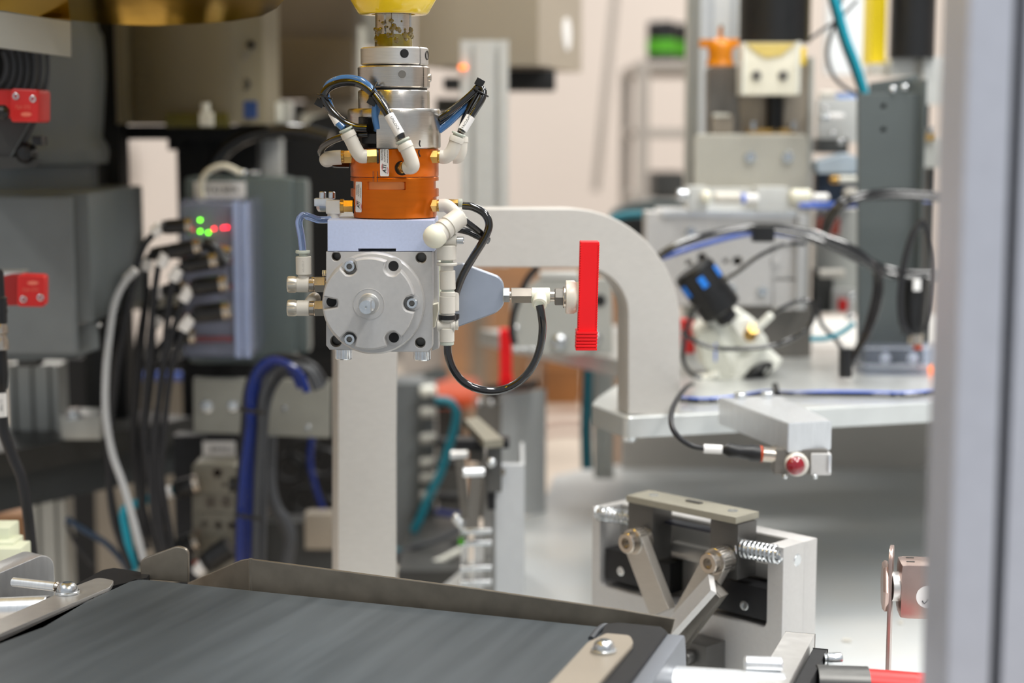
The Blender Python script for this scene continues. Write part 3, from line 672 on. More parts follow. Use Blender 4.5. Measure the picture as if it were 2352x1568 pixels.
# ================================================================ CONVEYOR
ZB = -0.35                                   # belt surface below the eye
def GZ(px, py, z):
    r = ray(px, py); return EYE + r * (z / r.z)
cA = GZ(322, 1319, ZB); cB = GZ(1440, 1434, ZB)
cyaw = math.degrees(math.atan2(cB.y - cA.y, cB.x - cA.x)); BW = (cB - cA).length
CF = Fr(cA, cyaw)                            # a along the back edge, b away, c up from the belt surface
CV_ = thing('belt_conveyor', 'conveyor with a wide charcoal rubber belt across the bottom left foreground', 'conveyor')
b = MB(); prof = [(0.30 * -1.6, 0)]
pts = []
R_ = 0.014; n_ = 10
for i in range(n_ + 1):
    a = PI / 2 - PI * i / n_; pts.append((-R_ + math.cos(a) * R_ + 0.0, -R_ + math.sin(a) * R_))
pts = [(-0.62, 0.0)] + pts + [(-0.62, -2 * R_)]
A = [CF.at(0.004, q, c) for q, c in pts]; B_ = [CF.at(BW - 0.004, q, c) for q, c in pts]
b.prism(A, B_); b.obj('belt', M_belt, CV_, smooth=50)
# black side frames and bed
for a_, q_ in ((0.03, -0.06), (BW - 0.05, -0.06)):
    MB().fbox(CF, a_, a_ + 0.03, q_, q_ + 0.03, -0.15, -0.074, 0.001).obj('foot', M_blackan, CV_)
MB().fbox(CF, -0.006, BW + 0.004, -0.62, -0.004, -0.075, -0.029).obj('bed', M_darkblk, CV_)
def topz(pts, c, t, name, m, bev=0.0006, par=None, lab=None):
    # horizontal plate traced on the plane at height c (relative to the belt)
    P_ = [CF.top(x, y, c) for x, y in pts]
    bb = MB(); bot_ = [CF.at(a, q, c - t) for a, q in P_]; top_ = [CF.at(a, q, c) for a, q in P_]
    ce = sum(top_, Vector()) / len(top_); ins_ = [p + (ce - p).normalized() * bev for p in top_]; mid = [p - Vector((0, 0, bev)) for p in top_]
    R2 = [[bb.b.verts.new(v) for v in R3] for R3 in (bot_, mid, ins_)]
    bb._loft(R2); bb.b.faces.new(R2[0][::-1]); bb.b.faces.new(R2[-1]); return bb.obj(name, m, par or CV_, lab)
topz([(262, 1303), (345, 1316), (338, 1326), (262, 1344), (100, 1440), (-60, 1500), (-60, 1490), (170, 1343), (236, 1308)], 0.0, 0.07, 'side_frame', M_blackan)
topz(rnd([(262, 1332), (226, 1325), (178, 1343), (-140, 1482), (-140, 1522), (0, 1455), (253, 1348)], [5, 12, 6, 0, 0, 0, 5]), 0.0025, 0.003, 'side_rail', M_alu, 0.0004)
topz([(1392, 1430), (1422, 1427), (1521, 1437), (1534, 1447), (1443, 1572), (1400, 1640), (1180, 1640), (1262, 1570), (1372, 1468)], 0.004, 0.09, 'side_frame', M_blackan, 0.002)
rr_ = topz(rnd([(1393, 1453), (1449, 1458), (1455, 1476), (1372, 1572), (1300, 1640), (1190, 1640), (1262, 1570), (1349, 1474)], [4, 10, 6, 0, 0, 0, 0, 4]), 0.0075, 0.003, 'side_rail', M_taupe, 0.0005)
def bscrew(px, py, c, r, par, washer=True, nm='button_screw'):
    a, q = CF.top(px, py, c); p = CF.at(a, q, c)
    s_ = screw(p + Vector((0, 0, 0.002)), (0, 0, 1), r, r * 0.85, par, M_zinc, nm, button=True)
    if washer: MB().cyl(p, p + Vector((0, 0, 0.0022)), r * 1.18, seg=28, bev=0.0004).obj('washer', M_zinc, s_)
    return s_
bscrew(155, 1362, 0.0025, 0.0078, CV_); bscrew(1387, 1496, 0.0075, 0.0072, CV_)
M_endc = mat('cool_grey_cap', (128, 132, 140), 0.4, 0.4, 0.04, 40)
# bright end cap of the right frame
e0 = CF.top(1534, 1447, 0.004); e1 = CF.top(1443, 1572, 0.004)
capf = Fr(CF.at(e0[0], e0[1], 0), math.degrees(math.atan2(*(lambda d: (d.y, d.x))(CF.at(*e1, 0) - CF.at(*e0, 0)))))
L_ = (CF.at(*e1, 0) - CF.at(*e0, 0)).length
MB().plate(capf, rnd([(-0.001, 0.002), (L_ * 1.4, 0.002), (L_ * 1.4, -0.05), (-0.004, -0.05), (-0.008, -0.02)], [0.004, 0, 0, 0.01, 0.012]), 0.0, 0.012, bev=0.001).obj('end_cap', M_endc, CV_)
# belt lacing end at the back right corner
a_, q_ = CF.top(1390, 1442, 0); b = MB()
b.tube([CF.at(*CF.top(1358, 1468, 0), 0), CF.at(*CF.top(1374, 1452, 0), 0.0015), CF.at(*CF.top(1392, 1444, 0), 0.002), CF.at(*CF.top(1406, 1452, 0), -0.001)], 0.0024, 12); b.obj('belt_edge_roll', M_gdk, CV_)
# rear fence with a bent left wing
FN = thing('rear_fence', 'thin bent steel guide fence standing along the far edge of the belt', 'guide rail')
bf = 0.006
ff = [(575, 1283), (1100, 1352), (1430, 1400), (1551, 1421), (1540, 1460), (1480, 1470), (1100, 1432), (575, 1380)]
MB().plate(CF, CF.pp(ff, bf), bf, 0.0024, bev=0.0008).obj('fence_wall', M_steel_d, FN)
q0 = CF.pix(575, 1283, bf); wz = q0[1]
wl = Fr(CF.at(q0[0] + 0.001, bf, 0), cyaw - 22)
MB().plate(wl, rnd(wl.pp([(576, 1283), (556, 1284), (430, 1338), (430, 1360), (576, 1375)]), [0, 0.006, 0, 0, 0]), 0.0, 0.0024, bev=0.0008).obj('fence_wing', M_steel_d, FN)
MB().cyl(CF.at(q0[0] - 0.0003, bf + 0.0008, -0.01), CF.at(q0[0] - 0.0003, bf + 0.0008, wz), 0.0016, seg=16).obj('bend', M_steel_d, FN)
# small upright tab left of it
TB = thing('guide_tab', 'small round-cornered steel tab standing at the back left corner of the belt', 'bracket')
tf = Fr(CF.at(0.0, 0.002, 0), cyaw + 8)
MB().plate(tf, rnd(tf.pp([(322, 1312), (322, 1284), (408, 1253), (432, 1262), (432, 1338), (322, 1330)]), [0, 0.007, 0.004, 0.006, 0, 0]), 0.0, 0.004, bev=0.0010).obj('tab_plate', M_steel_d, TB)
# left side guide bracket with rods
LB = thing('side_bracket', 'bright aluminium bracket at the left edge of the conveyor with two horizontal rods', 'bracket')
pL = W(123, 1300, 1.31)
lf = Fr(pL, cyaw + 88)
lp = [lf.pix(x, y) for x, y in [(-140, 1330), (0, 1314), (104, 1272), (124, 1292), (126, 1332), (126, 1400), (-140, 1480)]]
lf = Fr(pL, 54)
lp = rnd([lf.pix(x, y) for x, y in [(-160, 1374), (0, 1314), (100, 1272), (124, 1285), (126, 1335), (126, 1380), (-160, 1500)]], [0, 0, 0.006, 0.006, 0, 0, 0])
MB().plate(lf, lp, 0, 0.022, bev=0.0008).obj('bracket_plate', M_alu_b, LB)
def LP(x, y, Y): return W(x, y, Y)
MB().cyl(LP(30, 1336, 1.262), LP(130, 1347, 1.247), 11 * u, seg=28, bev=0.0005).obj('rod', M_alu_b, LB)
MB().cyl(LP(-40, 1400, 1.25), LP(112, 1394, 1.242), 27 * u, seg=36, bev=0.0008).obj('rod', M_alu_b, LB)
b = MB(); b.lathe(LP(129, 1347, 1.247), (LP(130, 1347, 1.247) - LP(30, 1336, 1.262)), [(12 * u, 0), (12 * u, 3 * u), (8 * u, 8 * u)], 24); b.obj('rod_end', M_nick, LB)
PB = thing('terminal_housing', 'stepped pale green plastic housing at the far left behind the bracket', 'housing')
for i, (x0, y0, x1, y1) in enumerate([(-40, 1212, 21, 1290), (-40, 1246, 31, 1300), (-20, 1260, 48, 1302)]):
    MB().pbox(x0, y0, x1, y1, 1.42 - i * 0.012, 0.03, 0.002).obj('housing_step', M_paleg, PB)

# drive roller and bar at the bottom right
DR = thing('roller_assembly', 'bright aluminium roller and square bar with a red-tipped cylinder at the bottom', 'roller')
ry = 1.10; fr = FZ(ry)
k_ = S(1560, ry)
def RP(x, y, z=0.0): return W(x, y, ry) + Vector((0, -z * k_, 0))
MB().cyl(RP(1455, 1572), RP(1508, 1575), 46 * k_, seg=48).obj('roller_end', M_alu_b, DR)
MB().cyl(RP(1506, 1577), RP(1512, 1577), 44 * k_, seg=48).obj('roller_gap', M_black, DR)
MB().cyl(RP(1511, 1574), RP(1800, 1592), 48 * k_, seg=48, bev=0.001).obj('roller', M_alu_b, DR)
MB().cyl(RP(1712, 1529, -20), RP(1800, 1532, -20), 17 * k_, seg=32, bev=0.001).obj('spacer_rod', M_alu_b, DR)
b = MB(); b.bar(W(1838, 1463, 1.22) + Vector((0, 0, -0.006)), W(1740, 1640, 1.02) + Vector((0, 0, -0.006)), 0.0215, 0.018, 0.0006); b.obj('square_bar', M_alu, DR)
b = MB(); b.bar(W(1884, 1500, 1.19) + Vector((0, 0, -0.012)), W(1800, 1660, 1.02) + Vector((0, 0, -0.012)), 0.010, 0.030, 0.0006); b.obj('black_plate', M_blackan, DR)
b = MB(); b.lathe(W(1892, 1513, 1.17), Vector((1, 0, 0)), [(10 * u, 0), (12 * u, 1 * u), (12 * u, 5 * u), (9 * u, 6 * u), (13 * u, 8 * u), (14 * u, 12 * u), (14 * u, 36 * u), (12 * u, 39 * u), (6 * u, 38 * u)], 40); b.obj('thumb_screw', M_zinc, DR)
MB().cyl(W(1875, 1568, 1.14), W(1992, 1572, 1.14), 38 * u, seg=40).obj('dark_cylinder', M_jaw, DR)
MB().cyl(W(1985, 1572, 1.14), W(2140, 1584, 1.14), 34 * u, seg=40, bev=0.002).obj('red_cap', M_redsens, DR)
# lower clamp peeking under the end cap
# ================================================================ LOWER TABLE
ZT = -0.50
tp = [GZ(1258, 1132, ZT), GZ(1272, 1092, ZT), GZ(1380, 1068, ZT), W(3300, 1075, 2.6), Vector((2.2, 0.93, 0)), Vector((-0.12, 0.93, 0)), Vector((-0.12, 1.65, 0)), GZ(1215, 1180, ZT)]
tp = [Vector((p.x, p.y, EYE.z + ZT)) for p in tp]
b = MB(); b.prism([p - Vector((0, 0, 0.02)) for p in tp], tp); TBL = thing('machine_table', 'broad scuffed aluminium machine table under the clamp fixtures', 'table')
b.obj('table_top', M_table, TBL)
for x, y in ((2.0, 1.0), (2.0, 2.2), (0.05, 1.1), (0.3, 2.1)):
    MB().box((x, y, (EYE.z + ZT - 0.02) / 2), (0.045, 0.045, EYE.z + ZT - 0.02), None, 0.002).obj('leg', M_extr, TBL)
tag(MB().tube([GZ(x, y, ZT + 0.002) for x, y in ((1935, 1469), (1955, 1471))], 0.0016, 8).obj('plastic_scrap', M_wplas), 'tiny beige scrap lying on the table right of the clamp fixture', 'scrap')
tag(MB().tube([GZ(x, y, ZT + 0.002) for x, y in ((2064, 1428), (2074, 1429))], 0.0018, 8).obj('plastic_scrap', M_wplas), 'tiny white scrap on the table behind the round sensor', 'scrap')
# ================================================================ BRIDGE ARCH AND RAISED PLATE
BY = 16.0
bf_ = Fr(W(1500, 950, 1.60), BY); bt = 0.032
out_ = [(777, 478), (1290, 478)]
def arcpts(cx_, cy_, rx, ry_, a0, a1, n=16):
    return [(cx_ + rx * math.cos(math.radians(a0 + (a1 - a0) * i / n)), cy_ - ry_ * math.sin(math.radians(a0 + (a1 - a0) * i / n))) for i in range(n + 1)]
outer = [(790, 478)] + arcpts(1306, 742, 256, 264, 90, 0) + [(1562, 952)]
inner = [(1443, 952)] + arcpts(1340, 722, 103, 108, 0, 90) + [(915, 612), (911, 1000), (912, 1600), (777, 1600), (777, 500)]
MBp = bf_.pp(outer + inner)
BRG = thing('arch_bracket', 'thick grey aluminium arch bridging behind the gripper, right leg on the raised plate', 'bracket')
ZBm = EYE.z + ZT - bf_.O.z
MBp = [(a, max(c, ZBm)) for a, c in MBp]
MB().plate(bf_, MBp, 0, bt, bev=0.0012).obj('arch', mat('arch_plate', (196, 192, 186), 0.4, 0.5, 0.03, 120, (1, 1, 3), 0.03), BRG)
# raised plate
pz = W(1500, 951, 1.60).z
pf = Fr(Vector((W(1440, 957, 1.57).x, 1.57, pz)), BY)
PT = thing('raised_plate', 'thick bright aluminium plate carrying the arch foot and the valve machinery', 'plate')
q1 = pf.top(1440, 958, 0); q2 = pf.top(1357, 926, 0)
rim = [pf.top(x, y, 0) for x, y in rnd([(1500, 955), (1437, 958), (1357, 928), (1372, 912), (1420, 880), (1560, 858)], [0, 14, 6, 6, 0, 0])] + [(0.05, 0.74), (1.0, 0.74), (1.0, q1[1])]
top_ = [pf.at(a, q, 0) for a, q in rim]
b = MB(); ce = sum(top_, Vector()) / len(top_)
R2 = [[b.b.verts.new(v) for v in R3] for R3 in ([p - Vector((0, 0, 0.0205)) for p in top_], [p - Vector((0, 0, 0.0012)) for p in top_], [p + (ce - p).normalized() * 0.0014 for p in top_])]
b._loft(R2); b.b.faces.new(R2[0][::-1]); b.b.faces.new(R2[-1]); b.obj('plate', mat('raised_plate_metal', (208, 210, 208), 0.5, 0.28, 0.04, 40), PT, smooth=25)
for a, q in ((0.62, 0.06), (0.62, 0.45)):
    zz = EYE.z + ZT - pz
    MB().fbox(pf, a, a + 0.05, q, q + 0.05, zz, -0.0205, 0.001).obj('support_post', M_extr, PT)
screw(pf.at(0.017, 0.04, -0.0205), (0, 0, -1), 0.007, 0.008, PT, M_zinc, 'bolt')
# ================================================================ CLAMP FIXTURE (front, right of the belt)
def fixture(label, O, yaw, Wd, H, full=True, sc=1.0):
    t = thing('clamp_fixture', label, 'clamp fixture')
    f = Fr(O, yaw); return t, f
FX = thing('clamp_fixture', 'aluminium spring clamp fixture with two swing arms beyond the right end of the belt', 'clamp fixture', 'spring clamp fixtures on the table')
xf = Fr(W(1800, 1258, 1.35), -45)           # front top right corner of the body; a<0 goes left
wz0 = xf.pix(1360, 1160)[0]
TZ = EYE.z + ZT - xf.O.z
bd = 0.048
# body: outer block with a pocket open at the top, walls 12 mm
lw, rw = 0.010, 0.016
pk = [(wz0 + lw, 0.001), (-rw, 0.001)]
slot_bot = lambda a: xf
pocket_z = -0.072
plt = [(wz0, 0.0), (wz0 + 0.010, 0.0), (wz0 + 0.010, -0.060), (wz0 + 0.020, -0.072), (-0.032, -0.072), (-0.022, -0.062), (-0.016, 0), (0, 0), (0, TZ), (wz0, TZ)]
plt = [(wz0, 0.0)] + rnd([(wz0 + 0.010, 0.0), (wz0 + 0.010, pocket_z), (-0.016, pocket_z), (-0.016, 0.0)], [0, 0.007, 0.007, 0]) + [(0, 0), (0, TZ), (wz0, TZ)]
MB().plate(xf, plt, 0, 0.030, bev=0.0006).obj('body', M_alu_h, FX)
MB().fbox(xf, wz0, 0, 0.0298, bd, TZ, 0.0, 0.0006).obj('back_wall', M_alu_h, FX)
MB().fbox(xf, wz0 + 0.0105, -0.0165, 0.0285, 0.0302, pocket_z, -0.001).obj('pocket_face', M_polish, FX)
a0, c0 = xf.pix(1813, 1278); 
MB().cyl(xf.at(0.0005, 0.020, -0.014), xf.at(-0.003, 0.020, -0.014), 0.0052, seg=28, bev=0.0006).obj('pin', M_zinc, FX)
# rails (black) with screws
def rail(x0, x1, yl0, yl1, b0, b1, nm='slide_rail'):
    a0, ct = xf.pix(x0, yl0, b0); a1, _ = xf.pix(x1, yl1, b0); _, cb = xf.pix(x0, yl1, b0)
    return a0, a1, ct, cb
def box_at(x0, y0, x1, y1, b0, b1, m, nm, bev=0.0005, par=None):   # (x0,y0)=left top, (x1,y1)=right bottom of the front face at offset b0
    A0 = xf.pix(x0, y0, b0); A1 = xf.pix(x1, y1, b0)
    return MB().fbox(xf, A0[0], A1[0], b0, b1, A1[1], A0[1], bev).obj(nm, m, par or FX)
box_at(1391, 1258, 1470, 1348, 0.004, 0.028, M_blackan, 'slide_block')
box_at(1632, 1322, 1768, 1428, 0.004, 0.028, M_blackan, 'slide_block')
box_at(1500, 1285, 1538, 1365, 0.010, 0.028, M_darkblk, 'slide_block')
for x, y in ((1427, 1311), (1711, 1390), (1642, 1370)):
    a, c = xf.pix(x, y, 0.004); p = xf.at(a, 0.004, c); s_ = screw(p, -xf.n, 0.0042, 0.0012, FX, M_zinc, 'rail_screw')
# slider guides in the pocket
box_at(1540, 1245, 1790, 1335, 0.020, 0.030, M_polish, 'linear_guide')
# springs on rods
def spring(p0, p1, r, wr, n, m, par):
    d = (p1 - p0); L = d.length; x, y, dd = basis(d); pts = []
    for i in range(n * 14 + 1):
        a = i / 14 * 2 * PI; pts.append(p0 + dd * (L * i / (n * 14)) + x * (r * math.cos(a)) + y * (r * math.sin(a)))
    return MB().tube(pts, wr, 6, 1).obj('spring', m, par)
def at_(x, y, bb): a, c = xf.pix(x, y, bb); return xf.at(a, bb, c)
s0, s1 = at_(1372, 1178, 0.001), at_(1450, 1190, 0.001)
spring(s0, s1, 0.0060, 0.0008, 9, M_zinc, FX); MB().cyl(s0, s1, 0.0030, seg=16).obj('guide_rod', M_zinc, FX)
s0, s1 = at_(1696, 1258, -0.005), at_(1790, 1274, -0.002)
spring(s0, s1, 0.0072, 0.0011, 10, M_zinc, FX); MB().cyl(s0, s1, 0.0038, seg=16).obj('guide_rod', M_zinc, FX)
a, c = xf.pix(1787, 1280, -0.001); screw(xf.at(a, 0.0, c), -xf.n, 0.0045, 0.003, FX, M_zinc, 'set_screw')
# jaws: two dark posts and the khaki bar
jb = -0.012
def jaw(x0, x1, yt, yb, b0=jb, b1=0.014):
    A0 = xf.pix(x0, yt, b0); A1 = xf.pix(x1, yb, b0)
    return MB().fbox(xf, A0[0], A1[0], b0, b1, A1[1], A0[1], 0.0006).obj('jaw_post', M_jaw, FX)
jaw(1443, 1499, 1140, 1290); jaw(1632, 1693, 1192, 1332)
T0 = xf.pix(1438, 1137, jb - 0.002); T1 = xf.pix(1690, 1197, jb - 0.002); zt_ = T0[1]
TBR = MB().fbox(xf, T0[0], T1[0], jb - 0.002, 0.018, zt_ - 0.0058, zt_, 0.0005).obj('top_bar', M_jawtop, FX)
mid = (T0[0] + T1[0]) / 2
b = MB(); b.fbox(xf, mid - 0.008, mid + 0.008, 0.004, 0.0085, zt_ - 0.001, zt_ + 0.0012); b.obj('bar_notch', M_jaw, TBR)
for k in (0.14, 0.86):
    a = T0[0] + (T1[0] - T0[0]) * k; screw(xf.at(a, 0.004, zt_ - 0.0004), (0, 0, 1), 0.0045, 0.0008, TBR, M_zinc)
box_at(1520, 1195, 1640, 1226, 0.004, 0.016, mat('blue_black_bar', (44, 46, 58), 0.2, 0.4, 0.05, 50), 'cross_bar')
MB().cyl(at_(1500, 1208, 0.006), at_(1524, 1211, 0.006), 0.0045, seg=24).obj('cross_pin', M_zinc, FX)
M_armst = mat('satin_steel_arm', (176, 170, 162), 0.7, 0.35, 0.04, 80, (1, 1, 10))
# swing arms with pivot bolts
def arm(x0, y0, x1, y1, wpx, b0, th):
    a0, c0 = xf.pix(x0, y0, b0); a1, c1 = xf.pix(x1, y1, b0); w_ = wpx * S(1300, 1.36) / 2 * 1.18
    d = Vector((a1 - a0, c1 - c0)); L = d.length; d /= L; n = Vector((-d.y, d.x)); ang = math.atan2(n.y, n.x)
    pts = [(a0 + w_ * math.cos(ang - PI * 0 + i * PI / 12), c0 + w_ * math.sin(ang + i * PI / 12)) for i in range(13)]
    if (Vector(pts[6]) - Vector((a1, c1))).length < L: pts = [(a0 + w_ * math.cos(ang - i * PI / 12), c0 + w_ * math.sin(ang - i * PI / 12)) for i in range(13)]
    e = [(pts[-1][0] + d.x * L, pts[-1][1] + d.y * L), (pts[0][0] + d.x * L, pts[0][1] + d.y * L)]
    o = MB().plate(xf, pts + e, b0, th, bev=0.0006).obj('swing_arm', M_armst, FX)
    p = xf.at(a0, b0, c0)
    MB().cyl(p + xf.n * (th + 0.006), p - xf.n * 0.0005, w_ * 1.0, seg=28, bev=0.0005).obj('pivot_bush', M_steel, o)
    screw(p - xf.n * 0.0002, -xf.n, w_ * 0.80, 0.0085, o, M_nick, 'pivot_bolt')
arm(1452, 1244, 1514, 1408, 54, jb - 0.017, 0.010)
arm(1640, 1290, 1566, 1425, 54, jb - 0.017, 0.010)
# push link in front and its base block
b = MB(); p0, p1 = at_(1636, 1340, -0.045), at_(1532, 1456, -0.052)
b.bar(p0, p1, 0.020, 0.005, 0.0004, up=(-0.6, -0.35, 0.7)); b.obj('push_link', M_alu_h, FX)
b = MB(); p0, p1 = at_(1648, 1352, -0.036), at_(1560, 1470, -0.040); b.bar(p0, p1, 0.012, 0.014, 0.001); b.obj('push_rod', M_gunm, FX)
box_at(1560, 1468, 1622, 1570, -0.026, -0.001, M_jaw, 'lower_block')
a, c = xf.pix(1584, 1508, -0.026); screw(xf.at(a, -0.026, c), -xf.n, 0.0066, 0.008, FX, M_jaw, 'bolt')

# ================================================================ SECOND FIXTURE (centre, end-on) AND BLOCKS
F2 = thing('clamp_fixture', 'second spring clamp fixture seen end-on behind the belt, left of the first', 'clamp fixture', 'spring clamp fixtures on the table')
y2 = 1.72
MB().pbox(1137, 1068, 1205, 1413, y2, 0.014, 0.001).pbox(1196, 1068, 1205, 1404, y2 + 0.013, 0.13, 0.001).obj('body', mat('sandblasted_block', (196, 198, 200), 0.3, 0.5, 0.02, 90), F2)
MB().pbox(1110, 1062, 1140, 1408, y2 + 0.01, 0.12, 0.001).obj('pocket_side', M_polish, F2)
MB().cyl(W(1152, 1083, y2 + 0.001), W(1152, 1083, y2 - 0.001), 9 * S(1083, y2), seg=24).obj('pin', M_steel_d, F2)
k2 = S(1000, y2)
khaki = [W(1066, 962, y2 + 0.13), W(1098, 957, y2 + 0.13), W(1156, 1008, y2 - 0.02), W(1112, 1012, y2 - 0.02)]
b = MB(); b.prism([p - Vector((0, 0, 0.008)) for p in khaki], khaki); b.obj('top_bar', M_jawtop, F2)
MB().pbox(1118, 1016, 1152, 1130, y2 - 0.012, 0.03, 0.001).obj('jaw_post', M_jaw, F2)
MB().pbox(1078, 985, 1112, 1060, y2 + 0.08, 0.03, 0.001).obj('jaw_post', M_jaw, F2)
MB().pbox(1048, 1012, 1108, 1036, y2 + 0.02, 0.03, 0.001).obj('cross_bar', M_blackan, F2)
MB().pbox(1150, 1012, 1170, 1030, y2 + 0.02, 0.03, 0.001).obj('cross_bar', M_blackan, F2)
def barpx(x0, y0, x1, y1, Y, wpx, dpx, m, nm, par, Y1=None):
    b = MB(); b.bar(W(x0, y0, Y), W(x1, y1, Y1 or Y), dpx * k2, wpx * k2, 0.0008, up=(1, 0, 0)); return b.obj(nm, m, par)
barpx(1094, 1082, 1086, 1210, y2 - 0.03, 26, 16, M_gunm, 'swing_arm', F2); barpx(1056, 1045, 1070, 1190, y2 + 0.02, 22, 14, M_gunm, 'swing_arm', F2)
MB().cyl(W(1062, 1085, y2 - 0.035), W(1112, 1083, y2 - 0.03), 11 * k2, seg=24, bev=0.001).obj('pivot_bush', M_alu_b, F2)
MB().cyl(W(1034, 1044, y2 + 0.02), W(1076, 1042, y2 + 0.02), 10 * k2, seg=24, bev=0.001).obj('pivot_bush', M_alu_b, F2)
for x, y in ((1128, 1062), (1048, 1190), (1056, 1200)): MB().ball(W(x, y, y2 - 0.02), 12 * k2).obj('cap_screw', M_zinc, F2)
b = MB(); b.bar(W(1100, 1215, y2), W(1100, 1412, y2), 22 * k2, 24 * k2, 0.001, up=(1, 0, 0)); b.obj('slide_rod', M_alu, F2)
b = MB(); b.bar(W(1068, 1215, y2), W(1068, 1412, y2), 14 * k2, 18 * k2, 0.001, up=(1, 0, 0)); b.obj('slide_rod', M_alu, F2)
b = MB(); b.bar(W(1124, 1215, y2 + .02), W(1124, 1412, y2 + .02), 14 * k2, 18 * k2, 0.001, up=(1, 0, 0)); b.obj('slide_rod', M_gunm, F2)
for y in (1220, 1248, 1305, 1338):
    b = MB(); b.cyl(W(1056, y, y2 - 0.012), W(1130, y - 2, y2 - 0.012), 7 * k2, seg=16, bev=0.0008); b.obj('cross_pin', M_zinc, F2)
MB().pbox(1052, 1238, 1066, 1252, y2 - 0.02, 0.01, 0.0008).obj('green_marker', M_green, F2)
MB().prism([W(1120, 1170, y2), W(1138, 1170, y2), W(1138, 1060, y2), W(1116, 1080, y2)], [W(1120, 1170, y2 + .05), W(1138, 1170, y2 + .05), W(1138, 1060, y2 + .05), W(1116, 1080, y2 + .05)]).obj('slide_block', M_blackan, F2)

BK = thing('fixture_block', 'grey upright block far behind the second fixture carrying a small red plug', 'block')
bk = Fr(GZ(1151, 1140, ZT), -22)
kf = Fr(W(1151, 925, 2.12), 36)
zb_ = EYE.z + ZT - kf.O.z
aR = kf.pix(1255, 880)[0]
MB().fbox(kf, 0, aR, 0, 0.006, zb_, kf.pix(1151, 905)[1], 0.0008).obj('block_wall', mat('block_grey', (176, 178, 178), 0.3, 0.5, 0.03, 60), BK)
kl = Fr(W(1151, 925, 2.12), -10)
aL = kl.pix(1093, 925)[0]
MB().fbox(kl, aL, 0, 0, 0.10, zb_, 0, 0.0008).obj('block_body', M_gunm, BK)
for x in (1100, 1128): MB().ball(W(x, 925, 2.10), 0.004).obj('cap_screw', M_zinc, BK)
MB().prism([W(1120, 905, 2.16), W(1215, 893, 2.10), W(1215, 878, 2.10), W(1110, 886, 2.2)], [W(1120, 905, 2.2), W(1235, 885, 2.2), W(1235, 870, 2.2), W(1110, 886, 2.26)]).obj('black_cradle', M_darkblk, BK)
red_part('small red plastic plug standing on the far grey block', 1148, 1176, 757, 872, 1147, 1178, 886, 2.10, 0.02, -1, True)

# ================================================================ FOREGROUND POST
fp = Fr(Vector((W(2198, 784, 0.76).x, 0.76, 0)), 0)
k7 = S(784, 0.76); Wd = 290 * k7
FP = thing('frame_post', 'blurred vertical aluminium frame post close to the camera at the right edge', 'post')
g0, g1 = 104 * k7, 132 * k7; dp = 0.045
secs = [(0.0, dp, 0), (0.0012 * 3, 0, 0), (g0, 0, 0), (g0, 0.010, 0), (g0 - 0.006, 0.010, 0), (g0 - 0.006, 0.018, 0), (g1 + 0.006, 0.018, 0), (g1 + 0.006, 0.010, 0), (g1, 0.010, 0), (g1, 0, 0), (Wd, 0, 0), (Wd, dp, 0)]
secs = [(0, dp)] + [(0.003 - 0.003 * math.cos(i * PI / 16), 0.003 - 0.003 * math.sin(i * PI / 16)) for i in range(9)] + [(a, q) for a, q, _ in secs[2:]]
b = MB(); b.prism([fp.at(a, q, 0.0) for a, q in secs], [fp.at(a, q, 2.3) for a, q in secs]); b.obj('profile', M_extr_f, FP, smooth=30)
MB().fbox(fp, g0 - 0.004, g1 + 0.004, 0.016, 0.0175, 0, 2.3).obj('slot_strip', M_frame, FP)

# proximity sensor on a blade near the post
PS = thing('proximity_sensor', 'cylindrical metal sensor on a thin upright blade beside the foreground post', 'sensor')
ps = 1.22; kp = S(1350, ps)
b = MB(); b.plate(Fr(W(2050, 1350, ps), 74), rnd([(-0.014, 0.032), (0.014, 0.032), (0.014, -0.16), (-0.014, -0.16)], [0.012, 0.012, 0, 0]), 0, 0.0028, bev=0.0004); b.obj('blade', M_copper, PS)
def QP(x, y, z=0): return W(x, y, ps) + Vector((0, -z * kp, 0))
MB().lathe(QP(2040, 1345), Vector((-1, 0.16, 0)), [(30 * kp, 0), (58 * kp, 1 * kp), (60 * kp, 4 * kp), (60 * kp, 9 * kp), (54 * kp, 14 * kp), (30 * kp, 15 * kp)], 6).obj('lock_nut', M_copper, PS)
MB().cyl(QP(2046, 1346), QP(2066, 1346), 34 * kp, seg=32).obj('threaded_neck', M_alu, PS)
bd_ = MB(); sf = Fr(QP(2060, 1346, 30), -6)
bd_.box(sf.at(0.022, 0.012, -0.001), (0.044, 0.030, 0.042), sf.rot(), 0.0055); BD = bd_.obj('sensor_body', M_copper, PS)
for i, (dx, dy) in enumerate(((0.008, 0.006), (0.009, 0.018))):
    MB().box(sf.at(dx, dy, 0.0200), (0.006, 0.0016, 0.001), sf.rot(), 0.0003).obj('slot', M_frame, BD)
stc = sf.at(0.020, -0.0031, -0.004)
ST = MB().cyl(stc, stc - sf.n * 0.0003, 0.0085, seg=40).obj('sticker', M_white, BD)
b = MB(); o_ = stc - sf.n * 0.0006
b.tube([o_ + sf.r * -0.004 + sf.u * -0.0028, o_ + sf.r * -0.0025 + sf.u * -0.0050, o_ + sf.r * 0.0002 + sf.u * -0.0018], 0.0004, 6, 2)
b.obj('check_mark', M_ink, ST)
MB().text('2170BA', lambda a, c: o_ + sf.r * (0.0045 - c) + sf.u * (a), 0.0028).obj('lettering', M_ink, ST)
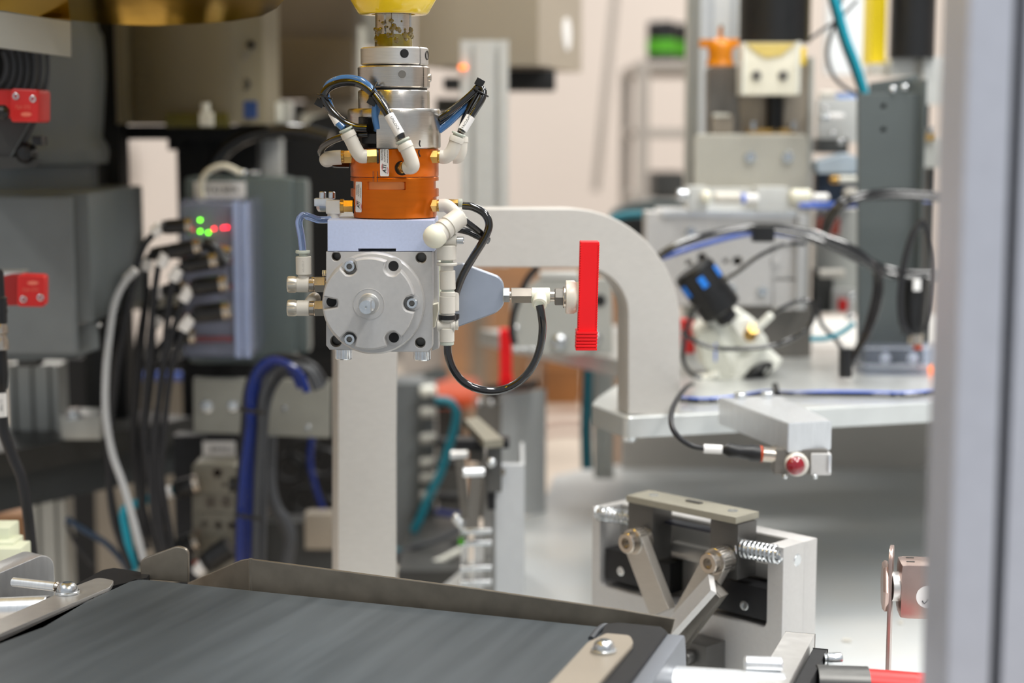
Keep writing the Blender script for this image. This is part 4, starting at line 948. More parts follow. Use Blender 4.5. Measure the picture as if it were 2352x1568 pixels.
# ================================================================ LEFT: GREY ROBOT PEDESTAL
def K(py, Y): return S(py, Y)
def pcyl(mb, x, y0, y1, Y, r, r1=None, seg=40, bev=0.0):     # upright cylinder by pixel centre
    p0, p1 = W(x, y0, Y), W(x, y1, Y); X_ = W(x, (y0 + y1) / 2, Y).x; p0.x = p1.x = X_
    k = S((y0 + y1) / 2, Y); return mb.cyl(p0, p1, r * k, (r1 or r) * k, seg, bev)
RP_ = thing('robot_pedestal', 'large grey painted cast robot body standing at the far left', 'robot')
b = MB(); yy = 1.95; k = S(400, yy); c0 = W(40, 0, yy).x
def zc(py, Y=yy): return W(40, py, Y).z
b.lathe(Vector((c0, yy, zc(375))), Vector((0, 0, 1)), [(188 * k, 0), (192 * k, 0.012), (190 * k, 0.020), (178 * k, 0.030), (182 * k, 0.05), (190 * k, 0.10), (190 * k, zc(120) - zc(375)), (186 * k, zc(80) - zc(375)), (176 * k, zc(60) - zc(375)), (176 * k, zc(-100) - zc(375))], 72)
b.obj('cast_column', M_castg, RP_)
b = MB(); b.lathe(Vector((c0, yy, zc(445))), Vector((0, 0, 1)), [(150 * k, 0), (166 * k, 0.001), (166 * k, zc(378) - zc(445)), (150 * k, zc(374) - zc(445))], 72); b.obj('collar', M_castg, RP_)
def gbox(x0, y0, x1, y1, Y, t, m, nm, par, bev=0.003): return MB().pbox(x0, y0, x1, y1, Y, t, bev).obj(nm, m, par)
gbox(-120, 444, 203, 742, 1.76, 0.26, M_castg, 'base_block', RP_, 0.004)
gbox(-120, 452, 162, 812, 1.748, 0.02, M_gdkp := mat('mid_grey_cover', (104, 108, 110), 0.1, 0.45, 0.05, 9, rgb2=(122, 127, 128)), 'cover_plate', RP_, 0.003)
b = MB(); b.prism(V([(162, 742), (224, 742), (228, 800), (175, 820), (-120, 838), (-120, 760)], 1.77), V([(162, 742), (224, 742), (228, 800), (175, 820), (-120, 838), (-120, 760)], 2.0)); b.obj('base_skirt', M_castg, RP_)
MB().ball(W(228, 746, 1.765), 5 * k).obj('hose_nub', M_zinc, RP_)
# folded aluminium panel over it, black bellows under
OB = thing('overhanging_panel', 'flat grey metal panel overhanging the pedestal at the top left corner', 'panel')  # a flat overhanging panel, not a hood
b = MB(); q = [(-200, -20), (163, 48), (163, 131), (-200, 100)]
b.prism(V([(-200, -20), (0, 26), (162, 50), (163, 131), (0, 110), (-200, 90)], 1.50), V([(-200, -20), (0, 26), (162, 50), (163, 131), (0, 110), (-200, 90)], 1.70)); b.obj('panel', mat('grey_sheet', (160, 160, 154), 0.2, 0.45, 0.04, 10), OB)
HS = thing('bellows_hose', 'dark ribbed cable conduit behind the upper red switch', 'hose')
b = MB(); 
for i in range(7):
    r = 0.052 - i * 0.0055; c = W(-12, 150, 1.66); n = 18
    b.tube([c + Vector((math.cos(a) * r, -0.004 * i, -math.sin(a) * r * 1.3)) for a in [j * PI / n for j in range(-3, n + 4)]], 0.0024, 8, 2)
b.obj('ribs', M_gdk, HS, smooth=60)
MB().pbox(-60, 105, 78, 250, 1.70, 0.03, 0.003).obj('hose_body', M_darkblk, HS)
SW = thing('switch_housing', 'dark grey angled metal cover under the upper red sensor', 'cover')
b = MB(); c_ = [(-80, 262), (88, 274), (62, 330), (30, 372), (-80, 372)]; b.prism(V(c_, 1.56), V(c_, 1.70)); b.obj('cover', M_frame, SW)
b = MB(); c_ = [(-80, 360), (25, 360), (98, 366), (80, 384), (-80, 392)]; b.prism(V(c_, 1.555), V(c_, 1.72)); b.obj('lip', M_frame, SW)
b = MB(); b.tube(V([(76, 268), (40, 335), (22, 366)], 1.558), 0.0012, 8); b.obj('folded_edge', M_castd, SW)
KN = thing('latch_knob', 'small black latch and knob on the dark cover at the left', 'knob')
gbox(73, 312, 95, 334, 1.55, 0.02, M_black, 'latch', KN, 0.001); MB().lathe(W(62, 352, 1.56), Vector((0.1, -1, 0)), [(20 * k, 0), (20 * k, 0.004), (14 * k, 0.008), (12 * k, 0.012), (0.001, 0.013)], 24).obj('knob', M_black, KN)
# red safety sensors
def redsensor(label, x0, y0, x1, y1, Y, side, scr, yaw):
    t = thing('safety_sensor', label, 'sensor', 'red safety sensors at the left edge')
    f = Fr(W(x0, y1, Y), yaw); pts = rnd(f.pp([(x0, y0), (x1, y0 + 3), (x1, y1 + 1), (x0, y1)]), 0.0035)
    L = f.pix(x1, y0)[0]
    o = MB().plate(f, pts, 0, 0.026, bev=0.0012).obj('housing', M_redsens, t)
    for x, y in scr:
        a, c = f.pix(x, y); p = f.at(a, 0, c)
        s_ = screw(p + f.n * 0.0008, -f.n, 0.0031, 0.0018, t, M_zinc)
    a, c = f.pix((x0 + x1) / 2 + side[0], (y0 + y1) / 2 + side[1]); p = f.at(a, -0.0003, c)
    b = MB(); b.lathe(p + f.n * 0.0002, -f.n, [(0.0052, 0), (0.0052, 0.0002)], 28)
    for v in b.b.verts: v.co.z = p.z + (v.co.z - p.z) * 0.36
    b.obj('printed_oval', M_pink, o)
    a2, c2 = f.pix((x0 + x1) / 2 + side[2], (y0 + y1) / 2 + side[3]); p2 = f.at(a2, -0.0003, c2)
    b = MB(); b.text('72A 572', lambda q, v: p2 + f.r * q + f.u * v, 0.0042); b.obj('printed_text', M_pink, o)
    return t
redsensor('upper red safety sensor with screws on top and a black plug at its left', 24, 203, 89, 280, 1.52, (4, 21, -4, 5), ((37, 221), (76, 227)), -8)
redsensor('lower red safety sensor with screws at its bottom on the grey pedestal', 40, 631, 103, 704, 1.55, (4, -18, -2, -2), ((54, 687), (93, 683)), 8)
o = MB().pbox(-40, 205, 26, 270, 1.535, 0.03, 0.004).obj('sensor_block', M_redsens); tag(o, 'left half of a red sensor block cut by the photo edge', 'sensor')
o = MB().pbox(7, 634, 42, 702, 1.562, 0.03, 0.002).obj('sensor_block', mat('deep_red_plastic', (150, 24, 20), 0, 0.42, 0.03, 30)); tag(o, 'dark red side block beside the lower red sensor', 'sensor')
o = MB().cyl(W(-40, 258, 1.50), W(20, 258, 1.50), 17 * S(258, 1.5), seg=24, bev=0.003).obj('sensor_plug', M_black); tag(o, 'black round plug at the left of the upper red sensor', 'plug')
o = MB().pbox(-30, 624, 45, 634, 1.60, 0.03, 0.001).obj('metal_strip', M_alu); tag(o, 'thin bright metal strip behind the lower red sensor', 'bracket')
t = thing('sensor_connector', 'black corrugated cable connector with a nickel nut at the left edge', 'connector')
kk = S(780, 1.48)
def vprof(x, Y, pr, m, nm, par, seg=32):      # pr: (py, radius px)
    p0 = W(x, pr[0][0], Y); b = MB(); b.lathe(p0, DN, [(r * S(y, Y), p0.z - W(x, y, Y).z) for y, r in pr], seg); return b.obj(nm, m, par)
vprof(-2, 1.48, [(618, 6), (625, 10), (680, 11), (684, 16), (690, 14), (698, 16), (706, 14), (714, 16), (722, 14), (742, 14)], M_rubber, 'ribbed_boot', t)
vprof(-2, 1.48, [(742, 15), (752, 19), (764, 20), (768, 16), (776, 17), (782, 20), (802, 20), (804, 16)], M_nick, 'coupling_nut', t)
vprof(-2, 1.48, [(803, 16), (812, 17), (860, 18), (890, 15), (902, 9)], M_black, 'plug_body', t)
cable('power_cable', 'black cable hanging down the left edge from the corrugated connector', [(2, 900), (4, 950), (8, 990), (30, 1050), (50, 1100), (64, 1180), (72, 1260), (78, 1330)], 13, M_rubber, 1.48)
o = vprof(2, 1.478, [(902, 12.5), (956, 12.5)], M_white, 'cable_marker', None); tag(o, 'white marker sleeve with black print on the cable at the left edge', 'label')
b = MB(); kk = S(928, 1.478)
b.text('PRT-11', lambda a, c: W(2, 928, 1.478) + Vector((c * kk + 4 * kk, -12.6 * kk, a * kk)), 9); b.obj('lettering', M_ink, o)

# ================================================================ DARK FRAME, POSTS
t = thing('dark_post', 'very dark vertical steel post right of the grey pedestal', 'post'); MB().pbox(214, -260, 258, 960, 2.08, 0.05, 0.002).obj('post', M_darkblk, t)
MB().pbox(196, 380, 240, 960, 2.07, 0.02, 0.002).obj('side_web', mat('charcoal_paint', (46, 46, 46), 0.1, 0.5, 0.1, 20), t)
def fpost(label, x0, x1, y0, y1, Y, nsl, m=M_extr, cat='post', dep=0.04, name='extrusion_post'):
    t = thing(name, label, cat)
    f = FZ(Y); k = S((y0 + y1) / 2, Y); ym = (y0 + min(y1, 1200)) / 2; k = S(ym, Y); X = W((x0 + x1) / 2, ym, Y).x; w_ = (x1 - x0) * k; z1 = W(x0, y0, Y).z; z0 = W(x0, y1, Y).z if y1 < 9000 else (pz if y1 == 9999 else 0.0)
    secs = [(-w_ / 2, dep), (-w_ / 2, 0.001), (-w_ / 2 + 0.001, 0)]
    for i in range(nsl):
        c = -w_ / 2 + w_ * (i + 0.5) / nsl if nsl > 1 else 0
        g = w_ / max(nsl, 1) * 0.10
        secs += [(c - g, 0), (c - g, 0.003), (c - g * 2, 0.004), (c - g * 2, 0.009), (c + g * 2, 0.009), (c + g * 2, 0.004), (c + g, 0.003), (c + g, 0)]
    secs += [(w_ / 2 - 0.001, 0), (w_ / 2, 0.001), (w_ / 2, dep)]
    b = MB(); b.prism([Vector((X + a, Y + q, z0)) for a, q in secs], [Vector((X + a, Y + q, z1)) for a, q in secs]); b.obj('profile', m, t, smooth=30)
    return t
fpost('grooved grey aluminium post under the pedestal at the left', 18, 138, 838, 1110, 1.99, 3, M_greyf)
b = MB(); b.pbox(40, 818, 84, 842, 1.82, 0.03, 0.001); o = b.obj('hinge_block', M_frame); tag(o, 'small dark block between the pedestal and the grooved post', 'block')
BM = thing('frame_beam', 'long dark grey steel beam running left to right below the pedestal', 'beam')
def slab(pts, Y0, Y1, m, nm, par, thick=None):
    pass
def hbeam(x0, ytop0, ybot0, x1, ytop1, ybot1, Y0, Y1, dep, m, nm, par):
    A = [W(x0, ytop0, Y0), W(x1, ytop1, Y1), W(x1, ybot1, Y1), W(x0, ybot0, Y0)]
    d = (A[1] - A[0]); d.z = 0; d.normalize(); n = Vector((-d.y, d.x, 0)) * dep
    b = MB(); b.prism(A, [p + n for p in A]); return b.obj(nm, m, par)
hbeam(-120, 1062, 1120, 445, 958, 1010, 1.78, 2.10, 0.14, M_frame, 'top_flange', BM)
hbeam(-120, 1120, 1205, 445, 1008, 1078, 1.80, 2.12, 0.12, mat('slate_paint', (60, 64, 66), 0.1, 0.45, 0.08, 12), 'web', BM)
gbox(138, 952, 230, 1010, 1.92, 0.05, M_greyf, 'mounting_foot', BM, 0.003)
MB().lathe(W(170, 960, 1.90), Vector((0, 0, 1)), [(22 * k, 0), (22 * k, 4 * k), (15 * k, 6 * k), (15 * k, 20 * k), (13 * k, 22 * k), (0.001, 22 * k)], 24).obj('bolt', M_zinc, BM)
fpost('grey post below the dark beam at the left', 70, 150, 1150, 1480, 2.02, 2, M_greyf, name='extrusion_post')
o = MB().pbox(-60, 1180, 62, 1300, 2.30, 0.05).obj('cardboard_panel', M_wood); tag(o, 'brown panel behind the posts at the lower left', 'panel')
# dark back panels
for lab, r_, Y_, m_ in (('black machine back panel behind the hanging cables', (150, 820, 780, 2330), 2.75, M_darkblk), ('black panel behind the grey enclosure', (590, 235, 820, 2570), 2.77, M_darkblk)):
    o = MB().pbox(*r_, Y_, 0.02).obj('back_panel', m_); tag(o, lab, 'panel')
o = MB().prism(V([(640, 410), (655, 330), (720, 270), (780, 255), (830, 300), (830, 500), (640, 520)], 2.30), V([(640, 410), (655, 330), (720, 270), (780, 255), (830, 300), (830, 500), (640, 520)], 2.38)).obj('black_cover', M_darkblk); tag(o, 'black shrouded part between the enclosure and the tool changer', 'cover')
o = MB().pbox(256, 288, 620, 320, 2.12, 0.20, 0.002).obj('shelf_beam', M_darkblk); tag(o, 'black horizontal beam carrying the warm grey drive unit', 'beam')
o = MB().pbox(385, 318, 418, 345, 2.13, 0.1, 0.002).obj('beam_bracket', M_darkblk); tag(o, 'small black bracket under the horizontal beam', 'bracket')
fpost('black post behind the grey enclosure with the indicator module', 415, 600, 318, 1500, 2.16, 1, M_darkblk, name='dark_post')
o = MB().pbox(592, 318, 645, 405, 2.2, 0.03, 0.002).obj('silver_strip', M_extr); tag(o, 'short silver strip above the right end of the grey enclosure', 'strip')
# warm grey drive unit with embossed lettering
DU = thing('drive_unit', 'warm grey rounded drive unit with raised vertical lettering under the yellow shell', 'robot part')
Yd = 2.02; kd = S(180, Yd); f = FZ(Yd)
pts = [(272, -60), (600, -60), (600, 285), (262, 285)]
b = MB(); X0_, X1_ = W(252, 180, Yd).x, W(600, 180, Yd).x; z1, z0 = W(300, -80, Yd).z, W(300, 285, Yd).z
sec = [(X0_, 0.16), (X0_, 0.03), (X0_ + 0.006, 0.012), (X0_ + 0.016, 0.012), (X0_ + 0.02, 0.03), (X0_ + 0.035, 0.02), (X0_ + 0.07, 0.006), (X0_ + 0.11, 0.0), (X1_ - 0.034, 0.0), (X1_ - 0.030, 0.004), (X1_ - 0.002, 0.02), (X1_, 0.03), (X1_, 0.16)]
b.prism([Vector((x, Yd + q, z0)) for x, q in sec], [Vector((x, Yd + q, z1)) for x, q in sec]); b.obj('casing', M_beige, DU, smooth=60)
b = MB(); b.text('DENSO', lambda a, c: W(322, 172, Yd) + Vector((-c * kd, 0.0165 + c * kd * 0.35, a * kd)), 44, True, sx=1.12)
for v in list(b.b.verts): pass
b.obj('raised_lettering', mat('warm_grey_lettering', (122, 114, 92), 0, 0.4, 0.02, 10), DU)
for x, y, r, m_ in ((578, 103, 9, M_black), (554, 128, 13, M_gunm), (563, 193, 13, M_frame), (545, 245, 8, M_black)):
    MB().lathe(W(x, y, Yd + 0.012), OUT, [(r * kd, -0.01), (r * kd, 0.003), (r * 0.7 * kd, 0.004), (r * 0.6 * kd, 0.001), (0.0001, 0.001)], 24).obj('plug_screw', m_, DU)
MB().pbox(553, 232, 590, 272, Yd + 0.008, 0.004).obj('blue_sticker', M_bluel, DU)
MB().pbox(380, 260, 520, 292, Yd - 0.016, 0.03, 0.001).obj('olive_clip_bar', mat('olive_paint', (84, 78, 8), 0.1, 0.35, 0.2, 10), DU)
b = MB(); pcyl(b, 472, 236, 262, Yd - 0.02, 10); b.pbox(458, 258, 488, 290, Yd - 0.025, 0.015, 0.001); b.obj('white_valve', M_offw, DU)
gbox(598, 232, 664, 292, 2.15, 0.05, M_greyf, 'grey_terminal', DU); gbox(600, 235, 645, 280, 2.14, 0.02, M_offw, 'white_terminal', DU)
LK = thing('machine_housing', 'big matt taupe metal housing behind the steel collars, upper left of centre', 'housing')
gbox(590, -120, 815, 95, 2.45, 0.2, mat('dark_taupe_housing', (98, 88, 76), 0.2, 0.45, 0.08, 4), 'upper_housing', LK); gbox(592, 88, 812, 226, 2.42, 0.2, mat('brown_housing', (92, 80, 62), 0.2, 0.4, 0.08, 4), 'lower_housing', LK)
b = MB(); c_ = [(808, -80), (950, -80), (950, 120), (900, 130), (808, 90)]; b.prism(V(c_, 2.6), V(c_, 2.7)); b.obj('side_cover', M_greyf, LK)
gbox(806, 60, 834, 260, 2.5, 0.05, M_offw, 'light_edge', LK)
for x0, y0, x1, y1, m_ in ((700, 228, 835, 262, M_taupe), (690, 262, 760, 300, M_offw)):
    o = MB().pbox(x0, y0, x1, y1, 2.44 if y0 < 300 else 2.25, 0.02, 0.003).obj('light_patch_panel', m_)
    tag(o, {228: 'pale taupe plate behind the left tube loop', 262: 'small off-white plate above the black shroud'}[y0], 'panel')
# ================================================================ ENCLOSURE WITH INDICATOR MODULE
EN = thing('control_box', 'dark green-grey rounded enclosure with a white name label on its top corner', 'enclosure')
Ye = 1.98; fe = Fr(W(430, 600, Ye), 0)
gbox(430, 405, 672, 838, Ye, 0.045, M_boxg, 'box', EN, 0.012); gbox(668, 410, 705, 812, Ye + 0.008, 0.035, M_boxg, 'side_lid', EN, 0.008)
NL = MB().pbox(446, 417, 564, 453, Ye - 0.0012, 0.001).obj('name_label', M_white, EN)
kk_ = S(435, Ye); b = MB(); b.text('STA2 BOX', lambda a, c: W(508, 437, Ye - 0.0014) + Vector((a * kk_, 0, c * kk_)), 17, True); b.obj('lettering', M_ink, NL)
for x, r in ((559, 9), (580, 6), (592, 5)): MB().ball(W(x, 398, Ye + 0.01), r * kk_).obj('screw_cap', M_zinc, EN)
st = thing('strap', 'cream plastic strap looping over the top of the enclosure', 'strap')
b = MB(); sp_ = V([(470, 470), (462, 440), (465, 412), (480, 393), (505, 382), (528, 385), (552, 398)], Ye - 0.02)
for i in range(len(sp_) - 1): b.bar(sp_[i], sp_[i + 1] + (sp_[i + 1] - sp_[i]) * 0.15, 0.006, 0.0012, up=(0.4, 0, 1))
b.tube([p + Vector((0, 0, 0)) for p in sp_], 0.0036, 8, 6); b.obj('strap_band', M_tape, st)
M_shell = mat('pale_clear_plastic', (190, 205, 240), 0, 0.15, 0.02, 30, trans=0.4)
IM = thing('indicator_module', 'clear blue-tinted input module with green and red lights on the enclosure front', 'electronic module')
Ym = 1.87; km = S(640, Ym)
gbox(425, 468, 540, 815, Ym + 0.012, 0.05, mat('module_grey', (120, 122, 132), 0, 0.4, 0.1, 60), 'module_body', IM, 0.003)
gbox(417, 458, 572, 824, Ym + 0.002, 0.10, M_clear, 'clear_shell', IM, 0.006)
MB().pbox(540, 462, 548, 822, Ym - 0.002, 0.006, 0.001).obj('shell_rib', M_shell, IM); MB().pbox(560, 464, 568, 822, Ym, 0.006, 0.001).obj('shell_rib', M_shell, IM)
for x, y, g in ((460, 505, 1), (460, 531, 1), (479, 534, 1), (492, 525, 0), (513, 523, 0), (522, 522, 0)):
    MB().lathe(W(x, y, Ym - 0.002), OUT, [(3.0 * km, 0), (3.0 * km, 0.002), (0.0001, 0.003)], 16).obj('indicator_light', M_ledg if g else M_ledr, IM)
for y in (600, 660, 728, 780): MB().pbox(420, y - 9, 535, y + 6, Ym + 0.006, 0.004).obj('label_strip', mat('dark_red_strip', (120, 20, 14), 0, 0.4, 0.2, 60) if y == 600 else MATS['dark_red_strip'], IM)
# connectors with cables
def plug(label, x0, y0, x1, y1, Y, r, tail, cw=9, m=M_rubber, marker=True, nut=True, mk=None, grp='plugs on the indicator module'):
    t = thing('cable_plug', label, 'connector', grp)
    p0, p1 = W(x0, y0, Y), W(x1, y1, Y); d = (p1 - p0).normalized(); L = (p1 - p0).length; kx = S(y0, Y)
    b = MB(); b.lathe(p0, d, [(r * 0.55 * kx, 0), (r * 0.9 * kx, L * 0.03), (r * 0.95 * kx, L * 0.10), (r * 0.86 * kx, L * 0.13), (r * kx, L * 0.18), (r * kx, L * 0.80)], 20); b.obj('plug_body', M_black, t)
    if nut:
        b = MB(); b.lathe(p0, d, [(r * 0.9 * kx, L * 0.79), (r * 1.08 * kx, L * 0.80), (r * 1.08 * kx, L * 0.88), (r * 0.8 * kx, L * 0.89), (r * 0.8 * kx, L * 0.92), (r * kx, L * 0.93), (r * kx, L)], 20); b.obj('coupling_nut', M_nick, t)
    pts = [p0 + d * L * 0.05] + V(tail, Y)
    o = MB().tube(pts, cw * kx, 10).obj('cable', m, t)
    if marker:
        q = V(tail[:2], Y) if mk is None else V(mk, Y)
        MB().cyl(q[0], q[1], (cw + 5.5) * kx, seg=16).obj('marker_sleeve', M_white, t)
    return t
Yc = 1.80
plug('grey-black plug at the top of the module, first of the plugs', 372, 522, 442, 517, Yc, 17, [(362, 526), (352, 538), (330, 566), (312, 620), (290, 720), (272, 820), (262, 900), (252, 1000), (250, 1100), (262, 1200), (300, 1310)], 8, mk=[(370, 519), (352, 536)])
plug('uppermost black plug behind, second row of the module', 345, 585, 410, 573, Yc + 0.03, 16, [(340, 592), (336, 620), (335, 700), (325, 800), (318, 900), (310, 1000), (316, 1100), (340, 1200), (370, 1290)], 7, mk=[(338, 594), (336, 621)])
plug('black plug in the second row, overlapping the one behind', 385, 580, 462, 565, Yc, 18, [(372, 590), (362, 620), (352, 700), (345, 800), (335, 900), (332, 1000), (345, 1100), (355, 1200), (380, 1280)], 8, mk=[(382, 583), (368, 611)])
plug('black plug in the middle with a pale ring, third row', 418, 612, 500, 597, Yc, 18, [(404, 624), (394, 660), (384, 740), (378, 820), (368, 900), (352, 1000), (352, 1120), (372, 1240), (380, 1300)], 8, mk=[(412, 616), (396, 643)])
plug('black plug, fourth row at the right edge of the module', 440, 660, 522, 650, Yc, 20, [(428, 672), (410, 720), (392, 780), (376, 840), (366, 900), (360, 1000), (364, 1120), (372, 1210), (395, 1310)], 8, mk=[(438, 660), (420, 690)])
plug('black plug, fifth row at the right edge of the module', 445, 722, 530, 712, Yc, 21, [(430, 742), (410, 790), (396, 840), (386, 900), (376, 1000), (372, 1100), (392, 1230), (400, 1290)], 8, mk=[(440, 728), (420, 757)])
plug('dark plug in the shade, behind the fourth row', 372, 668, 430, 658, Yc + 0.03, 14, [(366, 672), (356, 700), (345, 760), (340, 850), (325, 1000), (322, 1150), (340, 1260)], 7, mk=[(370, 661), (360, 684)])
plug('dark plug in the shade, behind the fifth row', 360, 722, 420, 712, Yc + 0.03, 14, [(362, 728), (352, 760), (350, 820), (340, 920), (330, 1050), (330, 1200)], 7, mk=[(366, 725), (354, 748)])
plug('black plug at the bottom of the module without a marker', 385, 775, 450, 772, Yc + 0.02, 18, [(372, 790), (356, 820), (345, 900), (335, 1000), (330, 1150)], 7, marker=False)
t = thing('elbow_plug', 'black angled plug lying across the upper right of the module', 'connector')
b = MB(); b.tube(V([(468, 560), (488, 566), (505, 590), (520, 608)], Yc + 0.02), 0.0075, 14); b.obj('plug_body', M_black, t); MB().cyl(W(505, 575, Yc + 0.04), W(530, 580, Yc + 0.04), 0.007, seg=20).obj('coupling_nut', M_nick, t)
cable('grey_cable', 'pale grey cable curving down in front of the black cables', [(310, 622), (285, 650), (262, 700), (250, 780), (243, 860), (243, 950), (258, 1040), (282, 1110), (305, 1190), (330, 1285)], 8.5, M_grey, 1.78)
o = MB().cyl(W(312, 619, 1.785), W(290, 641, 1.785), 10 * S(630, 1.78), seg=16).obj('marker_sleeve', M_white); tag(o, 'white marker at the upper end of the pale grey cable', 'label')
cable('teal_cable', 'teal cable rising behind the grey cable at the lower left', [(308, 1310), (296, 1250), (286, 1200), (284, 1180), (292, 1165), (330, 1150), (352, 1140), (385, 1130)], 10, M_teal, 1.84)
cable('blue_black_cable', 'dark blue cable running from the left post to the belt corner', [(152, 1190), (190, 1215), (240, 1245), (275, 1280), (300, 1320)], 7, mat('navy_cable', (14, 44, 70), 0, 0.4, 0.05, 30), 1.86)
cable('black_cable', 'thin black cable dropping beside the dark blue one', [(152, 1200), (170, 1240), (195, 1275), (215, 1300)], 5, M_rubber, 1.88)
for i, (xa, xb, xc, yb) in enumerate(((262, 246, 296, 1310), (310, 306, 318, 1300))):
    cable('black_cable', ('black cable hanging left of the grey cable', 'black cable hanging in the middle of the bundle')[i], [(xa + 30, 660), (xa + 10, 780), (xa, 900), (xb, 1020), (xb + 12, 1150), (xc, yb)], 8, M_rubber, 1.86)
# manifold below and its plugs
MF = thing('plug_manifold', 'beige-grey multi-port cable manifold low behind the belt corner', 'electronic module')
Yf = 1.86; km2 = S(1160, Yf)
MB().plate(FZ(Yf), rnd(FZ(Yf).pp([(440, 1062), (545, 1066), (540, 1330), (444, 1330)]), 0.008), 0, 0.05, bev=0.002).obj('manifold_body', M_manif, MF)
for x, y, r in ((500, 1085, 12), (484, 1153, 13), (520, 1153, 13), (470, 1202, 6), (502, 1205, 9), (532, 1205, 9), (516, 1112, 5)):
    MB().lathe(W(x, y, Yf), OUT, [(r * km2, -0.001), (r * km2, 0.002), (r * 0.75 * km2, 0.002), (r * 0.7 * km2, 0.0), (0.0001, 0.0)], 24).obj('port', mat('port_taupe', (112, 104, 94), 0, 0.4, 0.1, 60) if r == 12 else MATS['port_taupe'], MF)
for y in (1135, 1178, 1230, 1250): MB().pbox(446, y, 540, y + 3, Yf - 0.002, 0.003, 0.0005).obj('seam_rib', M_manif, MF)
for x, y in ((447, 1227), (450, 1292)): MB().pbox(x - 6, y - 5, x + 7, y + 5, Yf - 0.004, 0.004, 0.001).obj('orange_key', M_obin, MF)
plug('black plug with white marker and teal cable at the left of the manifold', 400, 1125, 458, 1110, Yf - 0.02, 22, [(385, 1130), (372, 1136), (340, 1146)], 9, M_teal, mk=[(396, 1127), (378, 1133)], grp='plugs on the low manifold')
plug('black plug at the lower left corner of the manifold', 408, 1260, 456, 1240, Yf - 0.02, 24, [(400, 1268), (390, 1290), (380, 1330)], 8, marker=False, grp='plugs on the low manifold')
plug('large black plug at the bottom of the manifold with a white marker', 468, 1296, 545, 1245, Yf - 0.03, 27, [(455, 1312), (445, 1330), (430, 1360)], 10, mk=[(470, 1293), (452, 1315)], nut=False, grp='plugs on the low manifold')
MB().cyl(W(548, 1112, Yf - 0.02), W(528, 1112, Yf - 0.02), 17 * km2, seg=20).obj('side_port', M_black, MF)
o = MB().pbox(466, 1014, 540, 1050, 1.98, 0.002).obj('name_label', M_white, MF)
b = MB(); b.text('BWA2 J', lambda a, c: W(508, 1032, 1.9795) + Vector((a * km2, 0, c * km2)), 16, True); b.obj('lettering', M_ink, o)
MB().pbox(450, 1000, 560, 3080, 1.985, 0.03, 0.002).obj('backing_panel', M_blackan, MF)
# grey plate with screws
GPl = thing('mounting_plate', 'brushed grey metal plate with screws behind the blue hoses', 'plate')
Yg = 1.90
MB().plate(FZ(Yg), rnd(FZ(Yg).pp([(443, 868), (758, 874), (757, 1006), (445, 993)]), 0.002), 0, 0.012, bev=0.001).obj('plate', mat('brushed_grey_plate', (146, 146, 138), 0.35, 0.42, 0.05, 60), GPl)
for x, y, r in ((475, 933, 15), (536, 932, 13), (654, 937, 7), (708, 981, 6)):
    screw(W(x, y, Yg), OUT, r * S(933, Yg), 0.003, GPl, M_zinc)
# hoses arching over the plate
def hose(label, pts, r, m, Y): cable('air_hose', label, pts, r, m, Y, 'hose', 'hoses arching over the grey plate')
hose('glossy blue hose at the left of the arch over the grey plate', [(550, 1320), (552, 1200), (560, 1080), (572, 980), (574, 900), (592, 850), (622, 828), (660, 836), (690, 862), (705, 900)], 9, M_bluec, 1.78)
hose('glossy blue hose nearest the centre of the arch over the grey plate', [(568, 1320), (570, 1200), (576, 1080), (585, 980), (588, 900), (604, 856), (632, 836), (668, 850), (690, 890)], 8, M_bluec, 1.80)
hose('inner grey hose of the arch over the grey plate', [(586, 1320), (588, 1200), (592, 1080), (598, 980), (602, 910), (625, 858), (665, 838), (705, 850), (728, 895)], 9, M_gdk, 1.79)
hose('middle grey hose of the arch over the grey plate', [(600, 1330), (604, 1200), (604, 1080), (608, 980), (616, 920), (640, 870), (680, 845), (715, 850), (740, 890)], 9, M_gdk, 1.81)
hose('outer black hose of the arch over the grey plate', [(548, 1320), (546, 1200), (552, 1080), (560, 980), (566, 900), (586, 846), (626, 820), (680, 822), (722, 842), (748, 880)], 8, M_rubber, 1.815)
for y, x0, x1 in ((944, 548, 608), (1187, 540, 600)):
    o = MB().tube(V([(x0, y - 6), ((x0 + x1) / 2, y), (x1, y + 4)], 1.765), 0.0022, 8).obj('cable_tie', M_black); tag(o, 'black cable tie around the hoses ' + ('at the height of the grey plate' if y < 1000 else 'beside the low manifold'), 'cable tie')
cable('black_hose', 'thick black glossy hose curving over the top of the enclosure', [(470, 420), (500, 370), (530, 335), (575, 312), (640, 300), (700, 302), (760, 318)], 16, M_tube, 2.06, 'hose')
cable('grey_hose', 'grey flexible conduit hanging right of the low manifold', [(620, 1000), (618, 1100), (630, 1160), (655, 1200), (665, 1240), (650, 1330)], 16, M_gdk, 1.94, 'hose')
o = MB().pbox(640, 1200, 768, 3010, 2.05, 0.05, 0.004).obj('dark_box', M_frame); tag(o, 'dark grey box low behind the belt fence', 'box')
o = MB().pbox(700, 1180, 764, 1262, 2.04, 0.03, 0.003).obj('grey_box', M_taupe); tag(o, 'taupe box edge left of the arch leg', 'box')
for i, (x, y) in enumerate(((700, 1040), (742, 1062), (705, 1150), (748, 1175), (668, 1075))):
    cable('coiled_cable', 'black coil of cable in the shade behind the arch leg, coil ' + ('at the top left', 'at the top right', 'lower left', 'lower right', 'nearest the conduit')[i], [(x + math.cos(a) * 34, y + math.sin(a) * 30) for a in [j * PI / 6 for j in range(13)]], 6, M_rubber if i % 2 else M_darkblk, 2.2)
cable('blue_hose', 'short blue hose glimpsed behind the arch leg', [(716, 1000), (712, 1060), (722, 1110), (738, 1160), (760, 1200)], 7, M_bluec, 2.10, 'hose')
